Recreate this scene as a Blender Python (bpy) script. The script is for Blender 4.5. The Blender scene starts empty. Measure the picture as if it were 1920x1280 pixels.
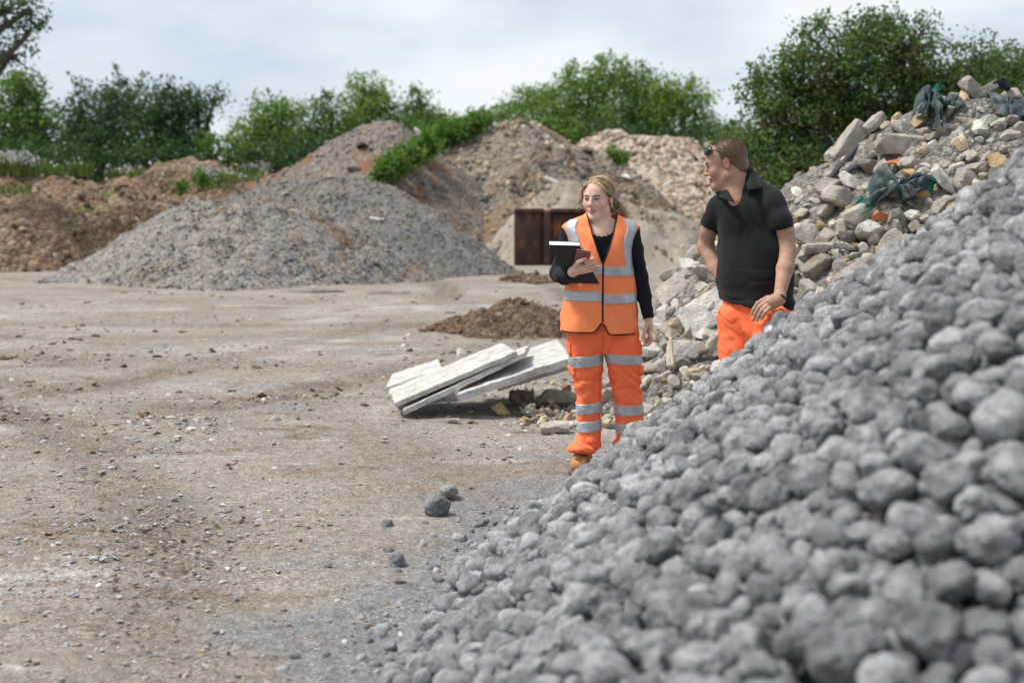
import bpy, bmesh, math, random
import numpy as np
from mathutils import Vector, Matrix, Euler

SC = bpy.context.scene
COL = SC.collection
R = math.radians

# ------------------------------------------------------------------ camera
F = 50.0 / 36.0 * 1920.0
CAM_H = 1.58
PITCH = math.atan(275.0 / F)
cam = bpy.data.cameras.new('camera')
cam.lens = 50.0
cam.sensor_width = 36.0
cam.clip_end = 3000.0
cam.dof.use_dof = True
cam.dof.focus_distance = 7.75
cam.dof.aperture_fstop = 2.3
camo = bpy.data.objects.new('camera', cam)
camo.location = (0, 0, CAM_H)
camo.rotation_euler = (R(90) - PITCH, 0, 0)
COL.objects.link(camo)
SC.camera = camo

# ------------------------------------------------------------------ light
SUN_EL, SUN_AZ = 60.0, -88.0          # azimuth from +Y towards +X
w = bpy.data.worlds.new('World')
SC.world = w
w.use_nodes = True
wn, wl = w.node_tree.nodes, w.node_tree.links
bg = wn['Background']
bg.inputs['Strength'].default_value = 0.1
sky = wn.new('ShaderNodeTexSky')
sky.sky_type = 'NISHITA'
sky.sun_disc = False
sky.sun_elevation = R(SUN_EL)
sky.sun_rotation = R(SUN_AZ)
tc = wn.new('ShaderNodeTexCoord')
mp = wn.new('ShaderNodeMapping')
mp.inputs['Scale'].default_value = (1.0, 1.0, 2.6)
mp.inputs['Location'].default_value = (1.35, 0.6, 0.1)
cn = wn.new('ShaderNodeTexNoise')
cn.inputs['Scale'].default_value = 2.9
cn.inputs['Detail'].default_value = 6
cn.inputs['Roughness'].default_value = 0.5
cr = wn.new('ShaderNodeValToRGB')
cr.color_ramp.elements[0].position = 0.40
cr.color_ramp.elements[0].color = (4.25, 5.0, 5.95, 1)
cr.color_ramp.elements[1].position = 0.60
cr.color_ramp.elements[1].color = (7.15, 7.35, 7.6, 1)
mx = wn.new('ShaderNodeMix')
mx.data_type = 'RGBA'
mx.inputs['Factor'].default_value = 0.93
wl.new(tc.outputs['Generated'], mp.inputs['Vector'])
wl.new(mp.outputs['Vector'], cn.inputs['Vector'])
wl.new(cn.outputs['Fac'], cr.inputs['Fac'])
wl.new(sky.outputs['Color'], mx.inputs['A'])
wl.new(cr.outputs['Color'], mx.inputs['B'])
wl.new(mx.outputs['Result'], bg.inputs['Color'])

sun = bpy.data.lights.new('sun', 'SUN')
sun.energy = 3.4
sun.angle = R(14)
sun.color = (1.0, 0.95, 0.88)
suno = bpy.data.objects.new('sun', sun)
sd = Vector((math.sin(R(SUN_AZ)) * math.cos(R(SUN_EL)), math.cos(R(SUN_AZ)) * math.cos(R(SUN_EL)), math.sin(R(SUN_EL))))
suno.rotation_euler = sd.to_track_quat('Z', 'Y').to_euler()
COL.objects.link(suno)
SC.view_settings.view_transform = 'Standard'
SC.view_settings.look = 'None'
SC.view_settings.exposure = 0.42
SC.view_settings.gamma = 1.0
SC.cycles.max_bounces = 6
SC.cycles.transparent_max_bounces = 6

# ------------------------------------------------------------------ helpers
CP, SP = math.cos(PITCH), math.sin(PITCH)

def at(px, py, Y):
    """photo pixel and world depth -> point"""
    u = (px - 960.0) / F
    v = (640.0 - py) / F
    t = Y / (CP + v * SP)
    return np.array([u * t, Y, CAM_H + (v * CP - SP) * t])

def ground_at(px, py, z=0.0):
    u = (px - 960.0) / F
    v = (640.0 - py) / F
    t = (z - CAM_H) / (v * CP - SP)
    return np.array([u * t, (CP + v * SP) * t, z])

def project(P):
    P = np.asarray(P, float)
    x, y, z = P[..., 0], P[..., 1], P[..., 2] - CAM_H
    d = y * CP - z * SP
    up = y * SP + z * CP
    return 960 + F * x / d, 640 - F * up / d, d

def _hash(ix, iy, iz, seed):
    ix, iy, iz = np.atleast_1d(ix), np.atleast_1d(iy), np.atleast_1d(iz)
    h = (ix.astype(np.int64) * 374761393 + iy.astype(np.int64) * 668265263 + iz.astype(np.int64) * 2147483647 + seed * 974711) & 0xffffffff
    h = ((h ^ (h >> 13)) * 1274126177) & 0xffffffff
    h = ((h ^ (h >> 16)) * 2246822519) & 0xffffffff
    return ((h >> 8) & 0xffff) / 32767.5 - 1.0

def vnoise(P, seed=0):
    P = np.asarray(P, float)
    I = np.floor(P)
    f = P - I
    f = f * f * f * (f * (f * 6 - 15) + 10)
    I = I.astype(np.int64)
    r = 0
    for dx in (0, 1):
        wx = f[..., 0] if dx else 1 - f[..., 0]
        for dy in (0, 1):
            wy = f[..., 1] if dy else 1 - f[..., 1]
            for dz in (0, 1):
                wz = f[..., 2] if dz else 1 - f[..., 2]
                r = r + wx * wy * wz * _hash(I[..., 0] + dx, I[..., 1] + dy, I[..., 2] + dz, seed)
    return r

def fbm(P, oct=4, seed=0, gain=0.5):
    P = np.asarray(P, float)
    a, r = 1.0, 0
    for o in range(oct):
        r = r + a * vnoise(P * (2.03 ** o) + 17.3 * o, seed + o)
        a *= gain
    return r

def xy(x, y, z=0.0):
    return np.stack(np.broadcast_arrays(np.asarray(x, float), np.asarray(y, float), np.asarray(z, float)), -1)

def to_mesh(name, V, faces, mats=(), midx=None, col=None, smooth=True):
    """faces: list of index arrays (n,3) and (n,4) in order"""
    me = bpy.data.meshes.new(name)
    V = np.asarray(V, np.float32)
    if isinstance(faces, np.ndarray):
        faces = [faces]
    faces = [np.asarray(f, np.int32) for f in faces if len(f)]
    nl = sum(f.size for f in faces)
    nf = sum(len(f) for f in faces)
    me.vertices.add(len(V))
    me.vertices.foreach_set('co', V.ravel())
    me.loops.add(nl)
    me.polygons.add(nf)
    me.loops.foreach_set('vertex_index', np.concatenate([f.ravel() for f in faces]))
    tot = np.concatenate([np.full(len(f), f.shape[1], np.int32) for f in faces])
    st = np.concatenate([[0], np.cumsum(tot)[:-1]]).astype(np.int32)
    me.polygons.foreach_set('loop_start', st)
    me.polygons.foreach_set('loop_total', tot)
    if midx is not None:
        me.polygons.foreach_set('material_index', np.asarray(midx, np.int32))
    me.polygons.foreach_set('use_smooth', np.full(nf, bool(smooth)))
    for m in mats:
        me.materials.append(m)
    if col is not None:
        a = me.attributes.new('Col', 'FLOAT_COLOR', 'POINT')
        c = np.ones((len(V), 4), np.float32)
        c[:, :3] = col
        a.data.foreach_set('color', c.ravel())
    me.update(calc_edges=True)
    me.validate(verbose=False)
    return me

def link(name, me, parent=None, loc=None):
    o = bpy.data.objects.new(name, me)
    COL.objects.link(o)
    if parent is not None:
        o.parent = parent
    if loc is not None:
        o.location = loc
    return o

def tag(o, label=None, cat=None, group=None, kind=None):
    if label: o['label'] = label
    if cat: o['category'] = cat
    if group: o['group'] = group
    if kind: o['kind'] = kind
    return o

def empty(name, loc):
    o = bpy.data.objects.new(name, None)
    o.location = tuple(loc)
    o.empty_display_size = 0.1
    COL.objects.link(o)
    return o

class Thing:
    """an Empty whose children are given in world coordinates"""
    def __init__(self, name, loc, label, cat, group=None):
        self.o = empty(name, loc)
        self.L = np.array(loc, float)
        tag(self.o, label, cat, group)
    def part(self, name, V, F, mat, parent=None, col=None, smooth=True, midx=None):
        mats = mat if isinstance(mat, (list, tuple)) else [mat]
        me = to_mesh(name, np.asarray(V, float) - self.L, F, mats, midx, col, smooth)
        return link(name, me, parent or self.o)

def lone(name, V, F, mat, label, cat, group=None, kind=None, col=None, smooth=True, loc=None, midx=None):
    """a thing that is a single mesh; V in world coordinates"""
    V = np.asarray(V, float)
    if loc is None:
        lo, hi = V.min(0), V.max(0)
        loc = np.array([(lo[0] + hi[0]) / 2, (lo[1] + hi[1]) / 2, lo[2]])
    mats = mat if isinstance(mat, (list, tuple)) else [mat]
    o = link(name, to_mesh(name, V - loc, F, mats, midx, col, smooth), None, tuple(loc))
    return tag(o, label, cat, group, kind)

# ------------------------------------------------------------------ materials
def new_mat(name, rough=0.9, spec=0.3):
    m = bpy.data.materials.new(name)
    m.use_nodes = True
    n, l = m.node_tree.nodes, m.node_tree.links
    b = n['Principled BSDF']
    b.inputs['Roughness'].default_value = rough
    b.inputs['Specular IOR Level'].default_value = spec
    return m, n, l, b

def nz(n, l, scale, detail=4, rough=0.55, vec=None, dist=0.0):
    t = n.new('ShaderNodeTexNoise')
    t.inputs['Scale'].default_value = scale
    t.inputs['Detail'].default_value = detail
    t.inputs['Roughness'].default_value = rough
    t.inputs['Distortion'].default_value = dist
    if vec is not None:
        l.new(vec, t.inputs['Vector'])
    return t.outputs['Fac']

def ramp(n, l, fac, stops, interp='LINEAR'):
    r = n.new('ShaderNodeValToRGB')
    e = r.color_ramp.elements
    r.color_ramp.interpolation = interp
    while len(e) < len(stops):
        e.new(0.5)
    for k, (p, c) in enumerate(stops):
        e[k].position = p
        e[k].color = (c, c, c, 1) if isinstance(c, (int, float)) else (*c, 1)
    l.new(fac, r.inputs['Fac'])
    return r.outputs['Color']

def mixc(n, l, fac, a, b, mode='MIX'):
    m = n.new('ShaderNodeMix')
    m.data_type = 'RGBA'
    m.blend_type = mode
    for s, v in (('Factor', fac), ('A', a), ('B', b)):
        if isinstance(v, bpy.types.NodeSocket):
            l.new(v, m.inputs[s])
        elif s == 'Factor':
            m.inputs[s].default_value = v
        else:
            m.inputs[s].default_value = (*v, 1)
    return m.outputs['Result']

def bump(n, l, b, h, strength=0.5, dist=0.01, chain=None):
    k = n.new('ShaderNodeBump')
    k.inputs['Strength'].default_value = strength
    k.inputs['Distance'].default_value = dist
    l.new(h, k.inputs['Height'])
    if chain is not None:
        l.new(chain, k.inputs['Normal'])
    l.new(k.outputs['Normal'], b.inputs['Normal'])
    return k.outputs['Normal']

def coords(n, kind='Object', scale=None):
    t = n.new('ShaderNodeTexCoord')
    return t.outputs[kind]

def world_pos(n):
    return n.new('ShaderNodeNewGeometry').outputs['Position']

def mapping(n, l, vec, scale=(1, 1, 1), rot=(0, 0, 0)):
    m = n.new('ShaderNodeMapping')
    m.inputs['Scale'].default_value = scale
    m.inputs['Rotation'].default_value = rot
    l.new(vec, m.inputs['Vector'])
    return m.outputs['Vector']

def voro(n, l, scale, vec=None, out='Color', feat='F1'):
    v = n.new('ShaderNodeTexVoronoi')
    v.feature = feat
    v.inputs['Scale'].default_value = scale
    if vec is not None:
        l.new(vec, v.inputs['Vector'])
    return v.outputs[out]

def sepx(n, l, c, ch='Red'):
    s = n.new('ShaderNodeSeparateColor')
    l.new(c, s.inputs['Color'])
    return s.outputs[ch]

def gravel_mat(name, stones, scale, patches=(), b_str=0.7, b_dist=0.03, fine=3.0):
    """loose stony ground: every voronoi cell is a stone of its own colour; patches lay earth over it"""
    m, n, l, b = new_mat(name, 0.95, 0.15)
    p = world_pos(n)
    v = voro(n, l, scale, p)
    c = ramp(n, l, sepx(n, l, v), stones)
    v2 = voro(n, l, scale * fine, p)
    c2 = ramp(n, l, sepx(n, l, v2), stones)
    c = mixc(n, l, 0.5, c, c2)
    for (pc, ps, lo, hi) in patches:
        f = ramp(n, l, nz(n, l, ps, 6, 0.65, p), [(lo, 0.0), (hi, 1.0)])
        pc2 = mixc(n, l, nz(n, l, ps * 14, 4, 0.6, p), tuple(x * 0.6 for x in pc), tuple(x * 1.4 for x in pc))
        c = mixc(n, l, f, c, pc2)
    l.new(c, b.inputs['Base Color'])
    d = voro(n, l, scale, p, 'Distance')
    ch = bump(n, l, b, d, b_str, -b_dist)
    bump(n, l, b, nz(n, l, scale * 2.5, 5, 0.7, p), b_str * 0.6, b_dist * 0.6, ch)
    return m

def attr_mat(name, rough=0.9, spec=0.2, nscale=40.0, nlo=0.7, nhi=1.25, b_str=0.4, b_dist=0.01, bscale=None, speck=None):
    """colour comes from each piece's own Col attribute, varied by noise"""
    m, n, l, b = new_mat(name, rough, spec)
    a = n.new('ShaderNodeAttribute')
    a.attribute_name = 'Col'
    p = world_pos(n)
    f = nz(n, l, nscale, 5, 0.65, p)
    g = ramp(n, l, f, [(0.3, nlo), (0.7, nhi)])
    c = mixc(n, l, 1.0, a.outputs['Color'], g, 'MULTIPLY')
    if speck:
        s = ramp(n, l, nz(n, l, speck, 4, 0.7, p), [(0.3, 0.5), (0.46, 1.0), (0.75, 1.12)])
        c = mixc(n, l, 1.0, c, s, 'MULTIPLY')
    l.new(c, b.inputs['Base Color'])
    if b_str:
        bump(n, l, b, nz(n, l, bscale or nscale * 1.5, 6, 0.7, p), b_str, b_dist)
    return m

def flat_mat(name, c, rough=0.7, spec=0.3, var=0.15, nscale=20.0, b_str=0.0, b_dist=0.005, bscale=60.0, metal=0.0):
    m, n, l, b = new_mat(name, rough, spec)
    p = coords(n)
    f = nz(n, l, nscale, 5, 0.6, p)
    cc = mixc(n, l, f, tuple(x * (1 - var) for x in c), tuple(min(1, x * (1 + var)) for x in c))
    l.new(cc, b.inputs['Base Color'])
    b.inputs['Metallic'].default_value = metal
    if b_str:
        bump(n, l, b, nz(n, l, bscale, 5, 0.65, p), b_str, b_dist)
    return m

# ------------------------------------------------------------------ shapes
def ico(sub):
    bm = bmesh.new()
    bmesh.ops.create_icosphere(bm, subdivisions=sub, radius=1.0)
    V = np.array([v.co[:] for v in bm.verts])
    Fc = np.array([[v.index for v in f.verts] for f in bm.faces])
    bm.free()
    return V, Fc

ICO = {s: ico(s) for s in (1, 2, 3, 4)}

def round_stone(sub, seed, rough=0.2, sq=(1, 1, 1), bumps=0.05):
    V, Fc = ICO[sub]
    r = 1 + rough * fbm(V * 1.3 + seed * 7.1, 3, seed) + bumps * fbm(V * 4 + seed, 3, seed + 9) + bumps * 0.55 * np.abs(vnoise(V * 9 + seed, seed + 19))
    return V * r[:, None] * np.array(sq), Fc

def angular_stone(sub, seed, sq=(1, 1, 1), cuts=11, rough=0.05, lo=0.55, hi=0.85):
    """a ball cut by random planes: flat faces, broken edges"""
    rs = np.random.RandomState(seed)
    V, Fc = ICO[sub]
    V = V.copy()
    r = np.full(len(V), 1.15)
    for k in range(cuts):
        nrm = rs.normal(size=3)
        nrm /= np.linalg.norm(nrm)
        d = rs.uniform(lo, hi)
        c = V @ nrm
        r = np.where(c > 1e-3, np.minimum(r, d / np.maximum(c, 1e-3)), r)
    P = V * r[:, None]
    P = P + V * (rough * fbm(P * 3.1 + seed, 4, seed))[:, None]
    return P * np.array(sq), Fc

def slab_stone(seed, sq, sub=10, rough=0.03):
    """broken slab or block with worn edges"""
    rs = np.random.RandomState(seed)
    V, Fc = ICO[4]
    p = V / np.max(np.abs(V), axis=1)[:, None]          # onto the cube
    q = V * 1.22
    P = p * 0.8 + np.clip(q, -1, 1) * 0.2
    for k in range(4):                                     # knock corners off
        nrm = rs.normal(size=3) * np.array([1, 1, 0.4])
        nrm /= np.linalg.norm(nrm)
        d = rs.uniform(0.95, 1.2)
        c = P @ nrm
        P = P - np.maximum(c - d, 0)[:, None] * nrm
    P = P * np.array(sq)
    s = float(np.mean(sq))
    P = P + (rough * s) * np.stack([fbm(P / s * 2.7 + 5 * k, 4, seed + k) for k in range(3)], -1)
    return P, Fc

def rotm(rs, tilt=None):
    if tilt is None:
        q = rs.normal(size=4)
        q /= np.linalg.norm(q)
        a, b, c, d = q
        return np.array([[1 - 2 * (c * c + d * d), 2 * (b * c - a * d), 2 * (b * d + a * c)],
                         [2 * (b * c + a * d), 1 - 2 * (b * b + d * d), 2 * (c * d - a * b)],
                         [2 * (b * d - a * c), 2 * (c * d + a * b), 1 - 2 * (b * b + c * c)]])
    return np.array(Euler((rs.normal() * tilt, rs.normal() * tilt, rs.uniform(0, 6.283))).to_matrix())

def scatter(protos, pos, size, rs, cols, tilt=None, sq=None):
    """merge many small pieces into arrays (V, F, col)"""
    Vs, Fs, Cs, off = [], [], [], 0
    for k in range(len(pos)):
        V, Fc = protos[rs.randint(len(protos))]
        P = V * size[k]
        if sq is not None:
            P = P * np.array(sq)
        P = P @ rotm(rs, tilt).T + pos[k]
        Vs.append(P)
        Fs.append(Fc + off)
        Cs.append(np.repeat(cols[k][None], len(V), 0))
        off += len(V)
    return np.concatenate(Vs), np.concatenate(Fs), np.concatenate(Cs)

def tube(pts, rad, n=8, cap=True):
    pts = np.asarray(pts, float)
    m = len(pts)
    rad = np.broadcast_to(np.asarray(rad, float), (m,))
    T = np.gradient(pts, axis=0)
    T /= np.linalg.norm(T, axis=1)[:, None] + 1e-9
    ref = np.array([0.0, 0, 1]) if abs(T[0][2]) < 0.9 else np.array([1.0, 0, 0])
    u = np.cross(T[0], ref)
    u /= np.linalg.norm(u)
    V = []
    for k in range(m):
        u = u - T[k] * (u @ T[k])
        u /= np.linalg.norm(u) + 1e-9
        v = np.cross(T[k], u)
        a = np.arange(n) * 2 * math.pi / n
        V.append(pts[k] + rad[k] * (np.cos(a)[:, None] * u + np.sin(a)[:, None] * v))
    V = np.concatenate(V)
    i = np.arange(m - 1)[:, None] * n
    j = np.arange(n)[None]
    a, b = i + j, i + (j + 1) % n
    Q = np.stack([a, b, b + n, a + n], -1).reshape(-1, 4)
    if cap:
        V = np.concatenate([V, pts[:1], pts[-1:]])
        j = np.arange(n)
        t1 = np.stack([(j + 1) % n, j, np.full(n, m * n), np.full(n, m * n)], -1)
        t2 = np.stack([(m - 1) * n + j, (m - 1) * n + (j + 1) % n, np.full(n, m * n + 1)], -1)
        return V, [Q, np.concatenate([t1[:, :3], t2])]
    return V, [Q]

def merge(items):
    """items: list of (V, [face arrays] or face array) -> V, [quads, tris]"""
    Vs, q, t, off = [], [], [], 0
    for V, Fc in items:
        for f in (Fc if isinstance(Fc, (list, tuple)) else [Fc]):
            f = np.asarray(f)
            if len(f):
                (q if f.shape[1] == 4 else t).append(f + off)
        Vs.append(V)
        off += len(V)
    out = []
    if q: out.append(np.concatenate(q))
    if t: out.append(np.concatenate(t))
    return np.concatenate(Vs), out

def spline(pts, n):
    """Catmull-Rom through rows of pts"""
    P = np.asarray(pts, float)
    k = len(P)
    t = np.linspace(0, k - 1, n)
    i = np.clip(np.floor(t).astype(int), 0, k - 2)
    f = (t - i)[:, None]
    g = lambda j: P[np.clip(j, 0, k - 1)]
    p0, p1, p2, p3 = g(i - 1), g(i), g(i + 1), g(i + 2)
    p0 = np.where((i == 0)[:, None], 2 * p1 - p2, p0)
    p3 = np.where((i == k - 2)[:, None], 2 * p2 - p1, p3)
    return 0.5 * (2 * p1 + (p2 - p0) * f + (2 * p0 - 5 * p1 + 4 * p2 - p3) * f * f + (3 * p1 - p0 - 3 * p2 + p3) * f ** 3)

def box(c, s, rot=None, bev=0.12, seed=0, rough=0.0):
    """bevelled box, c centre, s full sizes"""
    bm = bmesh.new()
    bmesh.ops.create_cube(bm, size=1.0)
    for v in bm.verts:
        v.co = Vector((v.co.x * s[0], v.co.y * s[1], v.co.z * s[2]))
    bmesh.ops.bevel(bm, geom=bm.edges[:], offset=bev * min(s), segments=2, affect='EDGES', profile=0.5)
    V = np.array([v.co[:] for v in bm.verts])
    bm.verts.index_update()
    q = [[v.index for v in f.verts] for f in bm.faces]
    bm.free()
    Q = np.array([f for f in q if len(f) == 4])
    T = np.array([f for f in q if len(f) == 3])
    if rot is not None:
        V = V @ np.asarray(rot).T
    return V + np.asarray(c), [x for x in (Q, T) if len(x)]

def grid_closed(m, n):
    i = np.arange(m - 1)[:, None] * n
    j = np.arange(n)[None]
    a, b = i + j, i + (j + 1) % n
    return np.stack([a, a + n, b + n, b], -1)          # [m-1, n, 4]

# ------------------------------------------------------------------ ground
TRACKS = [(-14.0, 2.0, 13.2), (-14.0, 2.0, 15.0), (6.0, 34.0, 22.5), (6.0, 34.0, 24.3), (-3.0, -30.0, 45.5), (-3.0, -30.0, 47.3), (-22.0, 22.0, 21.0), (-22.0, 22.0, 22.9)]
def track_mask(x, y):
    t = 0.0
    for k, (cx, cy, r) in enumerate(TRACKS):
        d = np.hypot(x - cx, y - cy) - r
        t = np.maximum(t, np.exp(-(d / 0.27) ** 4) * np.clip(0.65 + 0.9 * vnoise(xy(x * 0.35, y * 0.35, k * 3.3), 70 + k), 0, 1))
    return t

def ground_h(x, y):
    x, y = np.asarray(x, float), np.asarray(y, float)
    f = np.exp(-np.maximum(y - 30, 0) / 12) * np.exp(-np.maximum(np.abs(x) - 20, 0) / 8)
    h = 0.035 * fbm(xy(x * 0.35, y * 0.5), 3, 3) + 0.012 * fbm(xy(x * 2.2, y * 2.2), 3, 5)
    d = np.hypot((x - 0.2) / 2.2, (y - 8) / 2.0)
    h = h * np.clip(d, 0.25, 1)
    p = ground_at(325, 815)
    h = h + 0.07 * np.exp(-((x - p[0]) / 0.33) ** 2 - ((y - p[1]) / 0.4) ** 2)
    return h * f

def axis(dense, step, far, grow=1.13):
    a = list(np.arange(dense[0], dense[1] + 1e-6, step))
    s = step
    while a[-1] < far[1]:
        s *= grow
        a.append(a[-1] + s)
    s = step
    while a[0] > far[0]:
        s *= grow
        a.insert(0, a[0] - s)
    return np.array(a)

def grid_faces(nx, ny):
    i = np.arange(ny - 1)[:, None] * nx
    j = np.arange(nx - 1)[None]
    a = i + j
    return np.stack([a, a + 1, a + 1 + nx, a + nx], -1).reshape(-1, 4)

gx = axis((-5.5, 3.5), 0.04, (-900, 900))
gy = axis((3.5, 14.0), 0.05, (-300, 1500), 1.09)
GX, GY = np.meshgrid(gx, gy)
GZ = ground_h(GX, GY)
TM_ = track_mask(GX, GY)
DU_ = np.clip(1.15 - np.maximum(np.interp(GY, [0, 4.6, 6.2, 7.1, 7.5, 8.0], [-.68, -.42, -.13, .2, .42, .8]) - GX, 0) / 0.75 + 0.5 * fbm(xy(GX * 2.2, GY * 2.2), 3, 91), 0, 0.9) * (GY < 8.6)
fineg = -TM_ * 0.016 * (1 + 0.8 * np.sin((GX * 1.3 + GY) * 22)) + 0.006 * fbm(xy(GX * 9, GY * 9), 2, 8) * ((np.abs(GX + 1) < 5) & (GY < 15) & (GY > 3))
m, n, l, b = new_mat('yard_ground', 0.9, 0.25)
p = world_pos(n)
pa = mapping(n, l, p, (1.0, 1.25, 1))
base = ramp(n, l, nz(n, l, 0.55, 6, 0.6, pa), [(0.32, (0.215, 0.184, 0.150)), (0.5, (0.268, 0.238, 0.204)), (0.66, (0.318, 0.295, 0.264))])
grey = ramp(n, l, nz(n, l, 1.1, 5, 0.6, mapping(n, l, p, (0.8, 1.2, 1), (0, 0, 0.3))), [(0.53, 0.0), (0.68, 0.9)])
base = mixc(n, l, grey, base, (0.235, 0.230, 0.226))
pale = ramp(n, l, nz(n, l, 0.9, 7, 0.62, mapping(n, l, p, (0.7, 1.5, 1), (0, 0, -0.2))), [(0.56, 0.0), (0.68, 0.85)])
base = mixc(n, l, pale, base, (0.46, 0.445, 0.42))
brown = ramp(n, l, nz(n, l, 1.6, 8, 0.72, mapping(n, l, p, (0.6, 1.3, 1), (0, 0, 0.12))), [(0.545, 0.0), (0.64, 0.9)])
base = mixc(n, l, brown, base, (0.175, 0.125, 0.085))
ta = n.new('ShaderNodeAttribute'); ta.attribute_name = 'Col'
tk = n.new('ShaderNodeMath'); tk.operation = 'MULTIPLY'
l.new(sepx(n, l, ta.outputs['Color']), tk.inputs[0]); l.new(ramp(n, l, nz(n, l, 2.2, 6, 0.7, pa), [(0.30, 0.0), (0.55, 0.95)]), tk.inputs[1])
base = mixc(n, l, tk.outputs[0], base, (0.15, 0.118, 0.09))
base = mixc(n, l, sepx(n, l, ta.outputs['Color'], 'Green'), base, (0.205, 0.206, 0.213))
gr = ramp(n, l, sepx(n, l, voro(n, l, 85, p)), [(0.0, 0.55), (0.35, 0.9), (0.75, 1.05), (1.0, 1.55)])
gr = mixc(n, l, ramp(n, l, nz(n, l, 1.4, 5, 0.65, pa), [(0.34, 0.5), (0.60, 1.0)]), (1, 1, 1), gr)
base = mixc(n, l, 1.0, base, gr, 'MULTIPLY')
gr2 = ramp(n, l, nz(n, l, 16, 6, 0.7, p), [(0.28, 0.55), (0.5, 1.0), (0.72, 1.3)])
base = mixc(n, l, 1.0, base, gr2, 'MULTIPLY')
fl = ramp(n, l, nz(n, l, 42, 4, 0.7, mapping(n, l, p, (1, 1.0, 1))), [(0.60, 0.0), (0.66, 0.7)])
base = mixc(n, l, fl, base, (0.46, 0.44, 0.42))
fd = ramp(n, l, nz(n, l, 30, 5, 0.75, p), [(0.30, 0.7), (0.37, 0.0)])
base = mixc(n, l, fd, base, (0.13, 0.105, 0.085))
l.new(base, b.inputs['Base Color'])
damp = ramp(n, l, nz(n, l, 0.8, 5, 0.6, pa), [(0.36, 0.62), (0.5, 0.95)])
l.new(damp, b.inputs['Roughness'])
ch = bump(n, l, b, nz(n, l, 22, 8, 0.75, p), 0.8, 0.02)
bump(n, l, b, voro(n, l, 85, p, 'Distance'), 0.45, -0.008, ch)
M_GROUND = m
o = link('ground', to_mesh('ground', xy(GX, GY, GZ + fineg).reshape(-1, 3), grid_faces(len(gx), len(gy)), [m], col=np.stack([TM_.ravel(), DU_.ravel(), 0 * TM_.ravel()], -1)))
tag(o, kind='structure')
M_WATER, n, l, b = new_mat('puddle_water', 0.06, 0.5)
b.inputs['Base Color'].default_value = (0.30, 0.25, 0.20, 1)
bump(n, l, b, nz(n, l, 6, 3, 0.5, world_pos(n)), 0.05, 0.02)
for k, (px, py, wx_, wy_) in enumerate([(596, 548, .42, .35), (735, 549, .34, .4)]):
    c_ = ground_at(px, py)
    a_ = np.arange(64) * 2 * math.pi / 64
    r_ = 1 + 0.45 * vnoise(xy(np.cos(a_) * 1.6, np.sin(a_) * 1.6, k * 5.0), 3)
    Vp = np.stack([c_[0] + np.cos(a_) * r_ * wx_, c_[1] + np.sin(a_) * r_ * wy_, np.zeros(64)], -1)
    zc_ = float(np.mean(ground_h(Vp[:, 0] * .5 + c_[0] * .5, Vp[:, 1] * .5 + c_[1] * .5))) + .002
    Vp = np.concatenate([Vp, [[c_[0], c_[1], 0]]]); Vp[:, 2] = zc_
    i_ = np.arange(64)
    o = link('puddle', to_mesh('puddle', Vp, np.stack([i_, (i_ + 1) % 64, np.full(64, 64)], -1), [M_WATER]))
    tag(o, kind='structure')

# ------------------------------------------------------------------ heaps
class Ridge:
    """crest given as (photo x, photo y, depth) points; flanks fall away at the slope of loose material"""
    def __init__(self, pts, slope=0.62, rnd=0.8, sm=0.25, back=None):
        P = np.array([at(*q) for q in pts])
        P = P[np.argsort(P[:, 0])]
        self.x = np.arange(P[0, 0] - 2.0, P[-1, 0] + 2.0, 0.04)
        z = np.interp(self.x, P[:, 0], P[:, 2], left=-1.2, right=-1.2)
        z = np.where(self.x < P[0, 0], P[0, 2] - slope * (P[0, 0] - self.x), z)
        z = np.where(self.x > P[-1, 0], P[-1, 2] - slope * (self.x - P[-1, 0]), z)
        yc = np.interp(self.x, P[:, 0], P[:, 1])
        k = np.exp(-0.5 * (np.arange(-60, 61) * 0.04 / sm) ** 2)
        k /= k.sum()
        self.z = np.convolve(np.pad(z, 60, 'edge'), k, 'valid')
        self.y = np.convolve(np.pad(yc, 60, 'edge'), k, 'valid')
        self.s, self.r, self.b = slope, rnd, back or slope
    def __call__(self, x, y):
        z = np.interp(x, self.x, self.z, left=-9, right=-9)
        d = y - np.interp(x, self.x, self.y)
        s = np.where(d > 0, self.b, self.s)
        return z - s * (np.sqrt(d * d + self.r ** 2) - self.r)

def smax(a, b, k):
    h = np.clip(0.5 + 0.5 * (a - b) / k, 0, 1)
    return b * (1 - h) + a * h + k * h * (1 - h)

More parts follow.
